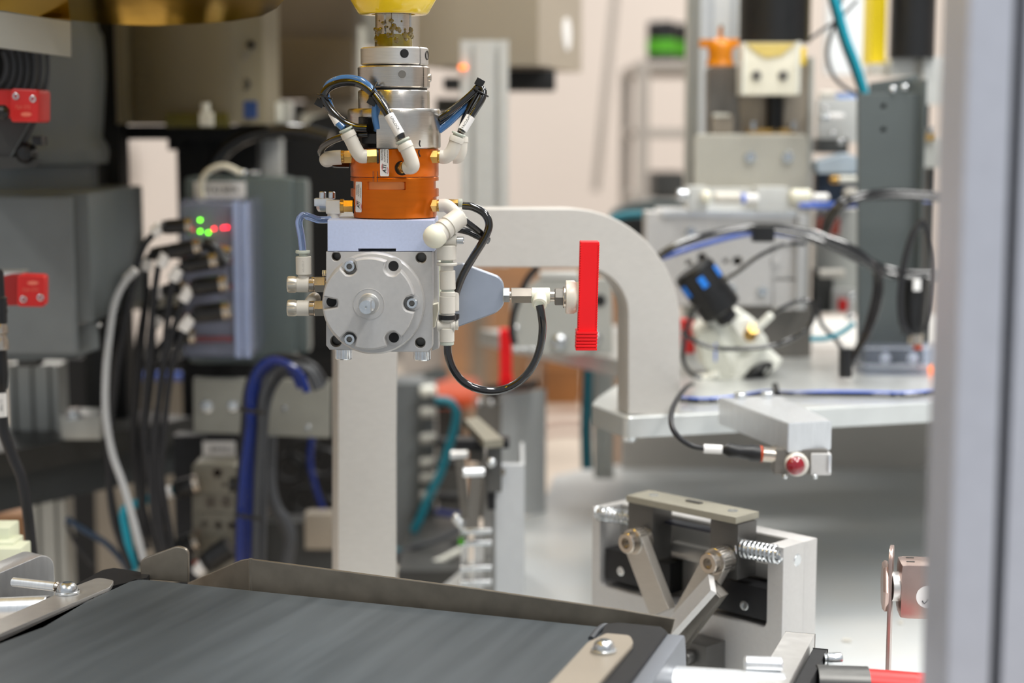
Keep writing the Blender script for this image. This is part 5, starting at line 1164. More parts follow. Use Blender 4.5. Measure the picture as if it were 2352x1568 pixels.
o = MB().pbox(265, 870, 432, 2610, 2.4, 0.03, 0.003).obj('pale_box', M_taupe); tag(o, 'pale taupe box edge behind the hanging cables', 'box')
MB().tube(V([(270, 862), (320, 864), (380, 863), (430, 864)], 2.402), 0.006, 10).obj('lying_blue_hose', M_bluet, o)  # blue hose lying across the top of the pale box
for i, (x0, y0, x1, y1) in enumerate(((270, 672, 425, 694), (300, 690, 430, 706))):
    o = MB().cyl(W(x0, y0 + 8, 2.12), W(x1, y0 + 12, 2.12), 0.007, seg=16).obj('grey_rod', M_greyf); tag(o, ('upper', 'lower')[i] + ' grey rod behind the module cables', 'rod')
# ================================================================ RIGHT: VALVE MACHINERY ON THE RAISED PLATE
def gb(x0, y0, x1, y1, Y, t, m, nm, par, bev=0.002): return MB().pbox(x0, y0, x1, y1, Y, t, bev).obj(nm, m, par)
def tracedp(pts, Y, t, m, nm, par, holes=(), bev=0.001): return MB().pplate(pts, Y, t, holes, bev).obj(nm, m, par)
# sensor arm in front
SA = thing('sensor_holder', 'bright milled arm sticking out from the raised plate, holding a ruby lens sensor', 'bracket')
b = MB(); top_ = [W(1662, 912, 1.66), W(1792, 908, 1.69), W(1911, 966, 1.46), W(1811, 972, 1.44)]
zz = top_[3].z; top_ = [Vector((p.x, p.y, zz)) for p in [GZ(1650, 912, zz - EYE.z), GZ(1790, 908, zz - EYE.z), GZ(1911, 966, zz - EYE.z), GZ(1811, 972, zz - EYE.z)]]
hh = 68 * S(1000, 1.45)
b.prism([p - Vector((0, 0, hh)) for p in top_], top_); bmesh.ops.bevel(b.b, geom=list(b.b.edges), offset=0.0009, segments=2, affect='EDGES'); b.obj('arm_block', M_alu_b, SA)
ya = top_[3].y; ka = S(1067, ya)
for x, y in ((1700, 908), (1762, 905)): screw(GZ(x, y + 6, zz - EYE.z), (0, 0, 1), 0.006, 0.005, SA, M_zinc)
def SPt(x, y, z=0.0): return W(x, y, ya) + Vector((0, -z * ka, 0))
SN = thing('photo_sensor', 'small metal photo sensor with a round ruby lens under the milled arm', 'sensor')
MB().pbox(1778, 1032, 1902, 1090, ya + 0.004, 0.022, 0.002).obj('sensor_body', M_gunm, SN)
MB().pbox(1862, 1042, 1911, 1092, ya + 0.0, 0.02, 0.002).obj('clamp_side', M_alu_h, SN)
MB().pbox(1902, 1045, 1910, 1085, ya - 0.003, 0.006, 0.001).obj('clamp_edge', M_alu_b, SN)
MB().lathe(SPt(1830, 1066, 0), OUT, [(27 * ka, -0.004), (27 * ka, 0.003), (23 * ka, 0.005)], 32).obj('lens_ring', M_wplas, SN)
MB().ball(SPt(1825, 1067, 12), 22 * ka, (1, 0.75, 1), 32).obj('ruby_lens', M_lens, SN)
for x in (1803, 1872): MB().ball(SPt(x, 1094), 6 * ka).obj('bottom_screw', M_zinc, SN)
CN = thing('sensor_plug', 'black tapered plug with white marker feeding the ruby lens sensor', 'connector')
b = MB(); b.lathe(W(1656, 1031, ya + 0.01), (W(1748, 1042, ya + 0.01) - W(1656, 1031, ya + 0.01)), [(7 * ka, 0), (11 * ka, 8 * ka), (17 * ka, 18 * ka), (15 * ka, 40 * ka), (16 * ka, 60 * ka), (19 * ka, 70 * ka), (19 * ka, 92 * ka)], 24); b.obj('plug_body', M_black, CN)
MB().cyl(W(1746, 1042, ya + 0.01), W(1750, 1042, ya + 0.01), 19.5 * ka, seg=24).obj('orange_ring', M_obin, CN)
MB().cyl(W(1749, 1042, ya + 0.01), W(1782, 1045, ya + 0.01), 18 * ka, seg=24, bev=0.001).obj('coupling_nut', M_nick, CN)
MB().cyl(W(1616, 1030, ya + 0.01), W(1658, 1032, ya + 0.01), 10.5 * ka, seg=20).obj('marker_sleeve', M_white, CN)
MB().tube([W(1625, 1030, ya + .01), W(1590, 1024, ya + 0.01), W(1560, 1005, ya + 0.01), W(1543, 978, ya + 0.015), W(1543, 945, ya + 0.04), W(1556, 915, ya + 0.10), W(1576, 890, ya + 0.2), W(1590, 882, ya + 0.3)], 6.5 * ka, 12).obj('cable', M_rubber, CN)

# cable bundle along the plate
zp = pz - EYE.z
def onp(pts, dz=0.006): return [GZ(x, y, zp + dz) for x, y in pts]
for lab, m_, dy in (('black cable lying along the front of the raised plate', M_tube, 4), ('clear blue tube behind the black cable on the raised plate', M_bluet, -2)):
    tag(MB().tube(onp([(1560, 915 + dy), (1620, 918 + dy), (1690, 912 + dy), (1760, 900 + dy * .5), (1820, 903 + dy * .5), (1900, 902 + dy), (2000, 903 + dy), (2080, 904 + dy), (2200, 895 + dy)]), 0.0024 if dy > 0 else 0.0017, 10).obj('plate_cable', m_), lab, 'cable')
o = MB().tube(onp([(1780, 885), (1785, 905)], 0.012) , 0.0035, 10).obj('cable_tie', M_black); tag(o, 'black tie standing up on the plate cable behind the milled arm', 'cable tie')

# main slide block
Y5 = 1.98; k5 = S(600, Y5)
VB = thing('valve_block', 'large bright aluminium block with bolt holes behind the arch', 'machine block')
hol5 = [circ(1694, 600, 11), circ(1667, 600, 6), circ(1780, 600, 13), circ(1613, 592, 11), circ(1582, 604, 7)]
tracedp([(1484, 487), (1838, 490), (1838, 560), (1775, 565), (1775, 702), (1540, 702), (1484, 640)], Y5, 0.05, M_alu_h, 'block_face', VB, hol5)
gb(1484, 500, 1838, 705, Y5 + 0.046, 0.03, M_gunm, 'hole_backing', VB); gb(1520, 484, 1832, 498, Y5 - 0.004, 0.10, M_alu_b, 'top_ledge', VB, 0.001)
gb(1776, 560, 1838, 640, Y5 + 0.004, 0.04, M_alu_h, 'side_piece', VB); gb(1776, 644, 1838, 712, Y5 + 0.002, 0.04, M_alu_h, 'side_piece', VB)
gb(1828, 492, 1856, 712, Y5 - 0.01, 0.05, M_alu, 'edge_strip', VB)
for x, y, r in ((1586, 532, 12), (1750, 668, 12), (1676, 664, 14)): screw(W(x, y, Y5), OUT, r * k5, 0.006, VB, M_zinc)
gb(1702, 700, 1866, 905, Y5 + 0.03, 0.08, M_gunm, 'lower_column', VB)
# top plate and actuator column
AC = thing('linear_actuator', 'tall grey linear actuator with a masked clamp and a thick black cylinder above', 'actuator')
Y6 = 2.10; k6 = S(300, Y6)
tracedp(rnd([(1595, 308), (1856, 308), (1856, 490), (1595, 490)], [16, 16, 0, 0]), Y6 - 0.03, 0.012, mat('warm_plate', (186, 182, 170), 0.45, 0.4, 0.04, 30), 'front_plate', AC)
for x in (1722, 1808): screw(W(x, 360, Y6 - 0.03), OUT, 13 * k6, 0.006, AC, M_zinc)
gb(1695, 145, 1870, 480, Y6, 0.05, M_taupe, 'column', AC); gb(1848, 130, 1872, 700, Y6 - 0.008, 0.06, M_greyf, 'column_edge', AC)
tracedp(rnd([(1627, 152), (1700, 152), (1700, 312), (1627, 312)], [12, 0, 0, 0]), Y6 + 0.002, 0.04, M_gunm, 'left_plate', AC)
gb(1636, 262, 1686, 308, Y6 - 0.01, 0.02, M_taupe, 'left_block', AC); gb(1638, 260, 1676, 268, Y6 - 0.014, 0.01, M_offw, 'block_edge', AC)
def rib(a, q, h): return q * (1 + 0.06 * math.sin(h * 2200))
b = MB(); pcyl(b, 1780, 205, 306, Y6 - 0.01, 19); b.obj('threaded_rod', M_black, AC)
b = MB()
for i in range(14): pcyl(b, 1780, 216 + i * 6.5, 219 + i * 6.5, Y6 - 0.01, 21)
b.obj('thread', M_black, AC)
gb(1718, 296, 1828, 312, Y6 - 0.02, 0.03, M_brass, 'brass_flange', AC, 0.001)
for x in (1730, 1822): b = MB(); pcyl(b, x, 278, 300, Y6 - 0.02, 8); b.obj('flange_bolt', M_zinc, AC)
CL = gb(1706, 98, 1840, 218, Y6 - 0.055, 0.05, M_tape, 'masked_clamp', AC, 0.003)
gb(1704, 97, 1712, 218, Y6 - 0.057, 0.05, M_offw, 'tape_edge', CL); gb(1828, 95, 1840, 216, Y6 - 0.057, 0.05, M_offw, 'tape_edge', CL)
b = MB(); q = [(1712, 99), (1828, 99), (1795, 128), (1760, 133), (1738, 122)]; b.plate(FZ(Y6 - 0.0575), FZ(Y6 - 0.0575).pp(q), 0, 0.002, bev=0.0003); b.obj('amber_tape', mat('pale_amber_tape', (214, 190, 110), 0, 0.4, 0.05, 60), CL)
for x in (1737, 1798): screw(W(x, 173, Y6 - 0.055), OUT, 11 * k6, 0.003, CL, M_gunm)
gb(1838, 108, 1852, 150, Y6 - 0.04, 0.03, M_yellow, 'yellow_tab', AC)
b = MB(); pcyl(b, 1782, -260, 99, Y6 + 0.0, 82, seg=48); b.obj('black_cylinder', M_black, AC)
# amber tape blob
AT = thing('taped_regulator', 'small regulator wrapped in amber tape left of the black cylinder', 'regulator')
vprof(1655, 2.06, [(62, 5), (86, 5), (88, 14), (96, 24), (110, 30), (130, 27), (150, 33), (152, 30)], M_kapton, 'taped_body', AT, 10)
b = MB(); b.bar(W(1606, 100, 2.06), W(1696, 99, 2.06), 0.012, 0.010, 0.002); b.obj('taped_arms', M_kapton, AT)
b = MB(); pcyl(b, 1657, 58, 90, 2.06, 4); b.obj('stem', M_gunm, AT)
M_extrw = mat('bright_anodised', (238, 241, 244), 0.2, 0.4, 0.02, 60)
fpost('narrow grey aluminium post at the left of the actuator', 1576, 1602, -250, 9999, 2.22, 1, M_greyf, name='extrusion_post')
fpost('wide bright aluminium post left of the black cylinder', 1602, 1702, -250, 9999, 2.24, 2, M_extrw, name='extrusion_post')
# row of white fittings above the slide block
FRo = thing('fitting_manifold', 'grey metal manifold blocks above the slide block', 'manifold')
gb(1580, 428, 1625, 486, Y5 - 0.01, 0.03, M_extr, 'manifold_block', FRo); gb(1738, 430, 1812, 488, Y5 - 0.015, 0.04, M_extr, 'manifold_block', FRo); gb(1622, 432, 1740, 486, Y5 + 0.03, 0.02, M_extr, 'manifold_plate', FRo)
for i, (x0, x1, y, r, m_) in enumerate(((1555, 1582, 448, 15, M_zinc), (1612, 1632, 452, 14, M_wplas2), (1640, 1702, 454, 13, M_wplas), (1700, 1742, 456, 11, M_white), (1815, 1862, 450, 15, M_wplas2), (1866, 1904, 453, 9, M_white))):
    o = MB().cyl(W(x0, y, Y5 - 0.02), W(x1, y, Y5 - 0.02), r * k5, seg=24, bev=0.002).obj('air_fitting', m_)
    tag(o, ('shiny round screw end, leftmost in the fitting row above the slide block', 'cream ring fitting second from left above the slide block', 'ivory fitting third in the row above the slide block', 'white fitting with a blue ring, fourth in the row above the slide block', 'cream elbow fitting right of the manifold block', 'white sleeve at the right end of the fitting row')[i], 'pneumatic fitting')
MB().cyl(W(1703, 456, Y5 - 0.021), W(1712, 456, Y5 - 0.021), 11.4 * k5, seg=24).obj('blue_ring', M_bluet, FRo)
cable('blue_tube', 'blue tube running right from the fitting row behind the black cables', [(1835, 470), (1900, 472), (1960, 470), (2040, 465), (2150, 455)], 8, M_bluet, 2.0, 'tube')
cable('teal_cable', 'teal cable passing behind the arch top at the right', [(1380, 520), (1420, 498), (1460, 492), (1520, 490), (1560, 485)], 9, M_teal_d, 2.15)
o = tracedp([(1400, 500), (1412, 482), (1450, 467), (1500, 460), (1580, 462), (1580, 500)], 2.4, 0.05, M_castd, 'grey_cover', VB)
o = gb(1415, 500, 1490, 545, 2.3, 0.03, M_darkblk, 'dark_block', VB)
# diaphragm pump and motor
PU = thing('vacuum_pump', 'off-white angular pump housing tilted on the raised plate with a brass fitting', 'pump')
Y7 = 1.84; f7 = FZ(Y7); k7_ = S(800, Y7)
tracedp(rnd([(1598, 760), (1640, 722), (1700, 712), (1736, 735), (1768, 800), (1800, 828), (1782, 850), (1700, 888), (1660, 885), (1612, 840)], 6), Y7, 0.055, M_offw, 'housing', PU, bev=0.004)
tracedp(rnd([(1672, 742), (1722, 728), (1762, 775), (1768, 800), (1720, 812)], 5), Y7 - 0.012, 0.016, M_offw, 'raised_face', PU, bev=0.003)
tracedp(rnd([(1600, 765), (1640, 752), (1690, 860), (1662, 884), (1618, 842)], 5), Y7 - 0.008, 0.012, mat('ribbed_side', (190, 190, 178), 0, 0.5, 0.03, 60), 'side_cover', PU, bev=0.002)
for i in range(7):
    b = MB(); p = W(1672 + i * 5, 880 - i * 4, Y7 - 0.006); b.bar(W(1668 + i * 5, 884 - i * 9, Y7 - 0.009), W(1712 + i * 6, 858 - i * 9, Y7 - 0.009), 0.002, 0.0014); b.obj('cooling_rib', M_offw, PU)
b = MB(); b.lathe(W(1738, 858, Y7 + 0.0), Vector((0.35, -0.9, -0.25)), [(36 * k7_, -0.004), (36 * k7_, 0.006), (28 * k7_, 0.009), (26 * k7_, 0.004), (0.0001, 0.003)], 32)
for v in b.b.verts: v.co.z = W(1738, 858, Y7).z + (v.co.z - W(1738, 858, Y7).z) * 0.62 + (v.co.x - W(1738, 858, Y7).x) * 0.5
b.obj('black_port', M_black, PU)
MB().lathe(W(1722, 770, Y7 - 0.01), Vector((0.1, -0.8, 0.5)), [(17 * k7_, 0), (17 * k7_, 0.006), (13 * k7_, 0.012), (13 * k7_, 0.018)], 6).obj('brass_fitting', M_brass, PU)
MB().cyl(W(1730, 762, Y7 - 0.02), W(1772, 722, Y7 - 0.03), 9 * k7_, seg=20, bev=0.001).obj('white_nozzle', M_offw, PU)
MB().pbox(1641, 788, 1646, 830, Y7 - 0.0085, 0.001, 0.0002).obj('blue_print', M_bluet, PU)
MB().cyl(W(1610, 868, Y7), W(1650, 860, Y7 - 0.01), 9 * k7_, seg=16).obj('white_spigot', M_offw, PU)
MO = thing('black_motor', 'black cylindrical motor with blue marks leaning above the off-white pump', 'motor')
p0, p1 = W(1590, 616, Y7 - 0.01), W(1660, 716, Y7 - 0.01); r7 = 49 * k7_
b = MB(); b.cyl(p0, p1, r7, seg=40, bev=0.003); b.obj('motor_can', M_black, MO)
d = (p1 - p0).normalized(); b = MB(); b.cyl(p1 - d * 0.004, p1 + d * 26 * k7_, r7 * 0.5, seg=32, bev=0.002); b.obj('motor_neck', M_blackan, MO)
x_, y_, _ = basis(d)
for ang, q in ((0, 0), (60, 1), (-60, 2)):
    n = (OUT - d * OUT.dot(d)).normalized(); s_ = n.cross(d); a = math.radians(ang); v = n * math.cos(a) + s_ * math.sin(a)
    c = p0 + d * 34 * k7_ + v * (r7 * 0.985); z_ = d; t_ = v.cross(d)
    b = MB(); b.box(c, (0.013, 0.0075, 0.0016), Matrix((d, t_, v)).transposed(), 0.0004); b.obj('blue_mark', M_bluep, MO)
o = tracedp(rnd([(1564, 735), (1594, 735), (1596, 812), (1568, 812)], 5), Y7 + 0.05, 0.02, M_redsens, 'red_reel', None); tag(o, 'red round-edged part between the arch and the pump', 'part')
# dark grey angle column at right
DC = thing('dark_bracket_column', 'tall dark slate bracket column right of the actuator with two bolt holes', 'bracket')
Y8 = 1.92; k8 = S(400, Y8); f8 = FZ(Y8)
tracedp([(1972, 214), (2116, 214), (2116, 905), (1972, 905)], Y8, 0.012, M_castd, 'front_plate', DC, [circ(2030, 244, 6), circ(2029, 298, 6)])
b = MB(); b.pbox(2020, 238, 2040, 305, Y8 + 0.012, 0.003); b.obj('hole_backing', M_black, DC)
b = MB(); A_ = V([(1990, 214), (1998, 186), (2108, 170), (2122, 180), (2122, 905), (2112, 905), (2112, 222)], Y8 - 0.002)
gb(2108, 182, 2124, 905, Y8 - 0.02, 0.10, M_castd, 'side_web', DC, 0.002)
tracedp([(1998, 216), (1998, 190), (2112, 172), (2112, 216)], Y8 + 0.06, 0.006, M_castd, 'rear_flange', DC)
for x, y in ((2051, 205), (2078, 201)): MB().ball(W(x, y, Y8 - 0.002), 8 * k8).obj('cap_screw', M_zinc, DC)
# right hand second actuator, partly hidden
A2 = thing('rear_actuator', 'second actuator with a yellow sleeve and a black cylinder beside the foreground post', 'actuator')
gb(1997, -260, 2046, 146, 2.16, 0.05, mat('bright_yellow_sleeve', (255, 224, 40), 0, 0.4, 0.02, 20), 'yellow_sleeve', A2, 0.004); b = MB(); pcyl(b, 2100, -260, 134, 2.10, 52, seg=40); b.obj('black_cylinder', M_black, A2)
gb(2046, 134, 2118, 175, 2.12, 0.05, M_extr, 'grey_block', A2); gb(2118, 130, 2200, 240, 2.10, 0.06, M_extr, 'silver_block', A2); gb(2000, 146, 2036, 172, 2.14, 0.04, M_wplas, 'sleeve_foot', A2)
gb(2118, 318, 2200, 385, 2.06, 0.05, M_greyf, 'lower_block', A2); gb(2118, 308, 2152, 322, 2.05, 0.04, M_brass, 'brass_ring', A2); b = MB(); pcyl(b, 2138, 292, 312, 2.06, 9); b.obj('bolt', M_zinc, A2)
gb(2118, 240, 2136, 320, 2.08, 0.03, M_black, 'rod', A2); gb(2118, 385, 2150, 800, 2.10, 0.03, M_frame, 'dark_rail', A2)
gb(1900, -260, 1996, 170, 2.5, 0.04, M_extrw, 'white_rail', A2)
# middle bits between actuator and dark column
MV = thing('valve_cluster', 'grey valve plate with white and gold fittings between the actuator and the dark column', 'valve')
gb(1880, 226, 1974, 328, 2.14, 0.03, M_extr, 'valve_plate', MV); gb(1878, 318, 1950, 352, 2.12, 0.04, M_frame, 'dark_block', MV)
tracedp([(1878, 372), (1945, 352), (1972, 362), (1972, 398), (1878, 398)], 2.08, 0.05, mat('pale_blue_metal', (190, 204, 216), 0.2, 0.4, 0.03, 30), 'pale_cover', MV)
gb(1878, 398, 1974, 470, 2.10, 0.04, mat('navy_block', (42, 54, 72), 0, 0.5, 0.1, 30), 'navy_block', MV)
for x0, x1, y, r, m_ in ((1884, 1910, 270, 9, M_zinc), (1900, 1938, 268, 9, M_white), (1905, 1930, 412, 10, M_brass), (1920, 1972, 412, 9, M_offw), (1880, 1920, 217, 9, M_wplas), (1918, 1970, 220, 8, M_ctube), (1938, 1968, 444, 14, M_wplas), (1880, 1940, 628, 11, M_wplas)):
    MB().cyl(W(x0, y, 2.06), W(x1, y, 2.06), r * k8, seg=20, bev=0.002).obj('air_fitting', m_, MV)
for x, y in ((1896, 250), (1912, 307), (1931, 325)): MB().ball(W(x, y, 2.07), 8 * k8).obj('screw_head', M_zinc, MV)
gb(1870, 480, 1976, 720, 2.14, 0.03, M_greyf, 'lower_plate', MV); gb(1870, 620, 1916, 716, 2.09, 0.03, M_frame, 'dark_slot', MV); gb(1880, 500, 1930, 540, 2.10, 0.03, mat('dusty_red', (150, 70, 56), 0, 0.5, 0.1, 30), 'red_block', MV)
gb(1912, 665, 1965, 720, 2.08, 0.02, M_extr, 'rose_plate', MV)
MB().pbox(1926, 688, 1948, 716, 2.07, 0.01, 0.003).obj('red_marker', M_redsens, MV)
for x, y in ((1955, 680), (1952, 728), (1878, 720)): MB().ball(W(x, y, 2.05), 10 * k8).obj('screw_head', M_zinc, MV)
# cable looms on the right
def rc(label, pts, r, m=M_tube, Y=1.84, name='black_cable', cat='cable'): cable(name, label, pts, r, m, Y, cat)
rc('black cable arching from behind the arch over the pump, topmost', [(1480, 640), (1500, 600), (1560, 560), (1640, 535), (1740, 520), (1850, 530), (1930, 560), (1990, 595), (2060, 622), (2200, 628)], 8)
rc('second black cable of the arch above the pump', [(1490, 630), (1520, 585), (1590, 552), (1660, 534), (1745, 526), (1850, 545), (1925, 575), (1985, 605), (2060, 636), (2200, 640)], 8, Y=1.82)
rc('blue tube under the arched black cables', [(1520, 592), (1600, 566), (1700, 540), (1760, 534), (1860, 548), (1920, 566)], 6, M_bluet, 1.83, 'blue_tube', 'tube')
rc('black cable dropping from the arch down to the cable block', [(1880, 540), (1960, 570), (2005, 610), (2012, 660), (1998, 730), (1975, 790), (1950, 830), (1940, 860)], 8, Y=1.81)
rc('second black cable dropping to the cable block', [(1900, 555), (1975, 590), (2018, 630), (2020, 690), (1998, 760), (1968, 810), (1948, 850)], 7, Y=1.80)
rc('thin black cable from the arch down to the motor', [(1850, 560), (1800, 562), (1740, 590), (1700, 620), (1660, 646)], 5, Y=1.80)
rc('black cable looping round the front of the pump', [(1775, 720), (1800, 705), (1840, 690), (1866, 700), (1866, 735), (1840, 765), (1790, 790), (1720, 800), (1650, 800), (1600, 785), (1566, 762)], 5.5, Y=1.77)
rc('black cable from the red part down beside the pump', [(1600, 700), (1585, 730), (1572, 780), (1570, 830), (1590, 860), (1612, 868)], 5, Y=1.78)
rc('upper black cable crossing the dark column', [(1890, 540), (1900, 500), (1930, 465), (1980, 446), (2040, 440), (2120, 444), (2200, 452)], 7, Y=1.86)
rc('lower black cable crossing the dark column', [(1895, 545), (1912, 505), (1940, 470), (1990, 455), (2060, 452), (2130, 455), (2200, 462)], 7, Y=1.85)
rc('thin grey cable curving down behind the teal one', [(1950, -60), (1915, 60), (1900, 120), (1912, 170), (1940, 200), (1975, 218)], 4.5, M_gdk, 2.0)
rc('thin black cable crossing the teal cable near the top', [(1860, 90), (1890, 68), (1925, 45), (1970, 0)], 4, M_gdk, 1.99)
rc('bright teal cable coming down beside the yellow sleeve', [(1905, -40), (1925, 20), (1945, 90), (1968, 150), (1988, 215)], 9, M_teal, 1.98, 'teal_cable')
rc('black tube beside the teal cable', [(1898, -40), (1915, 30), (1935, 100), (1958, 160), (1978, 218)], 5, M_rubber, 1.99)
rc('teal cable snippet behind the black cables near the lens arm', [(1862, 778), (1900, 776), (1935, 762), (1962, 742)], 6, M_teal, 1.9, 'teal_cable')
rc('grey cable behind the dark column foot', [(1880, 690), (1885, 740), (1920, 780), (1940, 810)], 5, M_rubber, 1.9)
rc('black loop hanging beside the foreground post', [(2118, 505), (2096, 540), (2078, 600), (2068, 680), (2072, 740), (2090, 770)], 8, M_rubber, 1.80)
rc('second black loop beside the foreground post', [(2122, 510), (2138, 560), (2146, 620), (2140, 700), (2126, 760)], 6, M_rubber, 1.80)
o = gb(1730, 520, 1780, 556, 1.79, 0.02, M_black, 'cable_clip', None); tag(o, 'black clip and tie at the crest of the arched cables', 'clip')
o = MB().tube(V([(1942, 800), (1942, 866)], 1.80), 0.0075, 14).obj('cable_block', M_black); tag(o, 'black plug end standing on the plate where the dropped cables meet', 'connector')
t = thing('round_connector', 'black round connector with a copper neck beside the foreground post', 'connector')
b = MB(); pcyl(b, 2098, 640, 765, 1.82, 32, 26); b.obj('connector_body', M_black, t); b = MB(); pcyl(b, 2102, 765, 790, 1.82, 17); b.obj('copper_neck', M_nick, t); b = MB(); pcyl(b, 2108, 785, 802, 1.82, 10); b.obj('copper_tip', M_obin, t)
MB().pbox(2098, 642, 2116, 668, 1.80, 0.004, 0.001).obj('white_tag', M_white, t)
o = gb(1984, 800, 2200, 872, 1.86, 0.06, M_amberglass, 'clear_box', None, 0.006); tag(o, 'clear plastic box lying on the raised plate by the foreground post', 'box')
for x, y, m_ in ((2032, 822, M_white), (2094, 822, M_white), (2142, 848, M_ledo)):
    MB().ball(W(x, y, 1.88), 0.006).obj('box_insert', m_, o)
o = gb(1994, 838, 2150, 846, 1.89, 0.02, M_wplas, 'inner_strip', o)
# plate bolted behind the arch opening
BP = thing('bolted_plate', 'light grey plate with large bolts seen through the arch opening', 'plate')
Y9 = 2.0; k9 = S(760, Y9)
tracedp(rnd([(1172, 690), (1240, 640), (1405, 640), (1408, 815), (1175, 812)], [20, 10, 0, 10, 6]), Y9, 0.02, M_greyf, 'plate', BP)
gb(1240, 625, 1330, 640, Y9 - 0.002, 0.03, M_extr, 'top_strip', BP)
for x, y, r in ((1285, 785, 20), (1362, 778, 20)): screw(W(x, y, Y9), OUT, r * k9, 0.008, BP, M_zinc, button=True)
for x, y in ((1186, 752), (1184, 803), (1203, 803), (1222, 803)): MB().ball(W(x, y, Y9 - 0.003), 7 * k9).obj('pin', M_zinc, BP)
MB().cyl(W(1378, 690, Y9 - 0.001), W(1378, 690, Y9 + 0.002), 14 * k9, seg=24).obj('bore', M_darkblk, BP)
cable('black_cable', 'thin black cable looping inside the arch opening', [(1236, 612), (1212, 640), (1194, 680), (1180, 720), (1176, 760), (1182, 790)], 8, M_rubber, 1.9)
cable('teal_cable', 'thick dark teal cable hanging below the plate in the arch opening', [(1352, 800), (1350, 880), (1346, 980), (1348, 1075)], 13, M_teal_d, 2.19)
cable('black_cable', 'black cable beside the dark teal one in the arch opening', [(1372, 812), (1370, 900), (1366, 960)], 10, M_rubber, 2.35)
o = gb(1366, 838, 1412, 1100, 2.2, 0.05, M_greyf, 'grey_upright', None); tag(o, 'grey upright behind the left corner of the raised plate', 'post')
# cabinet with valve plugs behind the arch leg
CB = thing('valve_cabinet', 'dark grey upright valve terminal with side plugs behind the arch leg', 'valve terminal')
Yc2 = 2.25; kc = S(1080, Yc2)
gb(905, 880, 968, 1300, Yc2, 0.08, M_gdkp, 'terminal_body', CB); gb(962, 882, 1000, 1270, Yc2 - 0.01, 0.05, M_castg, 'terminal_front', CB, 0.008)
for i, y in enumerate((895, 945, 1005, 1060, 1095, 1135)):
    b = MB(); b.cyl(W(965, y + 4, Yc2 - 0.03), W(1002, y, Yc2 - 0.03), 13 * kc, seg=16, bev=0.003); b.obj('port', M_offw if i == 0 else M_greyf, CB)
for i, (y, x1) in enumerate(((922, 1030), (1012, 1050), (1062, 1052), (1138, 1058))):
    o = MB().cyl(W(990, y, Yc2 - 0.03), W(x1, y + 4, Yc2 - 0.03), 11 * kc, seg=16, bev=0.003).obj('valve_plug', M_black); tag(o, ('topmost', 'second', 'third', 'lowest')[i] + ' black plug on the right side of the valve terminal', 'plug')
cable('teal_cable', 'dark teal cable snaking down past the valve terminal plugs', [(1000, 918), (1032, 922), (1048, 945), (1042, 990), (1026, 1040), (1010, 1090), (985, 1140), (965, 1190), (950, 1220)], 10, M_teal_d, 2.14)
cable('blue_cable', 'dark blue cable between the terminal plugs', [(1000, 1175), (1030, 1180), (1062, 1184)], 8, mat('royal_blue_cable', (14, 34, 110), 0, 0.4, 0.05, 30), 2.2)
cable('white_conduit', 'off-white conduit curving along the floor of the machine under the terminal', [(905, 1312), (960, 1302), (1010, 1288), (1060, 1262)], 8, M_offw, 2.0, 'pipe')
for i, (y0, y1, x1) in enumerate(((1275, 1215, 1060), (1290, 1240, 1060), (1262, 1268, 1050))):
    cable('grey_cable', ('upper', 'lower', 'flat')[i] + ' dark grey cable crossing below the valve terminal', [(905, y0), (960, (y0 + y1) / 2 + 8), (1010, (y0 + y1) / 2 - 6), (x1, y1)], 6, (M_gdk, M_rubber, M_teal_d)[i], 2.05 + i * 0.03)
o = gb(912, 1310, 1066, 1420, 1.95, 0.3, M_frame, 'dark_base_plate', None); tag(o, 'dark grey base plate left of the second fixture', 'plate')  # a base plate, not a cabinet
o = MB().prism(V([(908, 870), (1010, 842), (1030, 850), (1030, 870), (910, 905)], 2.6), V([(908, 870), (1010, 842), (1030, 850), (1030, 870), (910, 905)], 2.9)).obj('grey_rail', M_castg, CB)
# ================================================================ BACKGROUND
MH = thing('machine_hood', 'large boxy taupe metal hood with an oval white badge, upper centre', 'housing')
Yh = 2.35; kh = S(100, Yh)
fh = Fr(W(1240, 150, Yh), 0)
b = MB(); A_ = [W(955, -60, Yh + 0.02), W(1235, -60, Yh - 0.03), W(1338, -60, Yh + 0.25)]
def up_prism(pts, z0, z1, m, nm, par, bev=0.0):
    b = MB(); b.prism([Vector((p.x, p.y, z0)) for p in pts], [Vector((p.x, p.y, z1)) for p in pts]); return b.obj(nm, m, par)
zb0 = W(1236, 150, Yh).z; zt0 = W(1236, -260, Yh).z
pa, pb_, pc_ = W(955, 150, Yh + 0.03), W(1236, 150, Yh), W(1336, 150, Yh + 0.28)
pd = pa + (pc_ - pb_)
up_prism([pa, pb_, pc_, pd], zb0, zt0, mat('taupe_hood', (160, 150, 134), 0.25, 0.42, 0.05, 3), 'hood', MH)
n_ = (pc_ - pb_); n_.z = 0; n_.normalize(); nn = Vector((n_.y, -n_.x, 0)); c_ = pb_ + (pc_ - pb_) * 0.62; c_.z = W(1298, 78, Yh + 0.17).z
b = MB(); b.lathe(c_ - nn * 0.002, nn, [(0.024, 0), (0.024, 0.004)], 32); b.obj('oval_badge', M_white, MH)
gb(1018, 178, 1060, 205, Yh + 0.02, 0.1, M_darkblk, 'black_foot', MH); gb(1140, 160, 1276, 207, Yh + 0.06, 0.1, M_darkblk, 'black_foot', MH)
gb(1000, 225, 1058, 262, Yh + 0.2, 0.1, M_frame, 'dark_rail', MH)
fpost('cream two-channel aluminium post standing behind the arch top', 1057, 1168, 92, 612, 2.2, 2, M_extr, name='extrusion_post')
MB().pbox(1052, 560, 1600, 606, 2.2, 0.04, 0.001).obj('base_rail', M_extr, bpy.data.objects[list(PAR)[-2]])
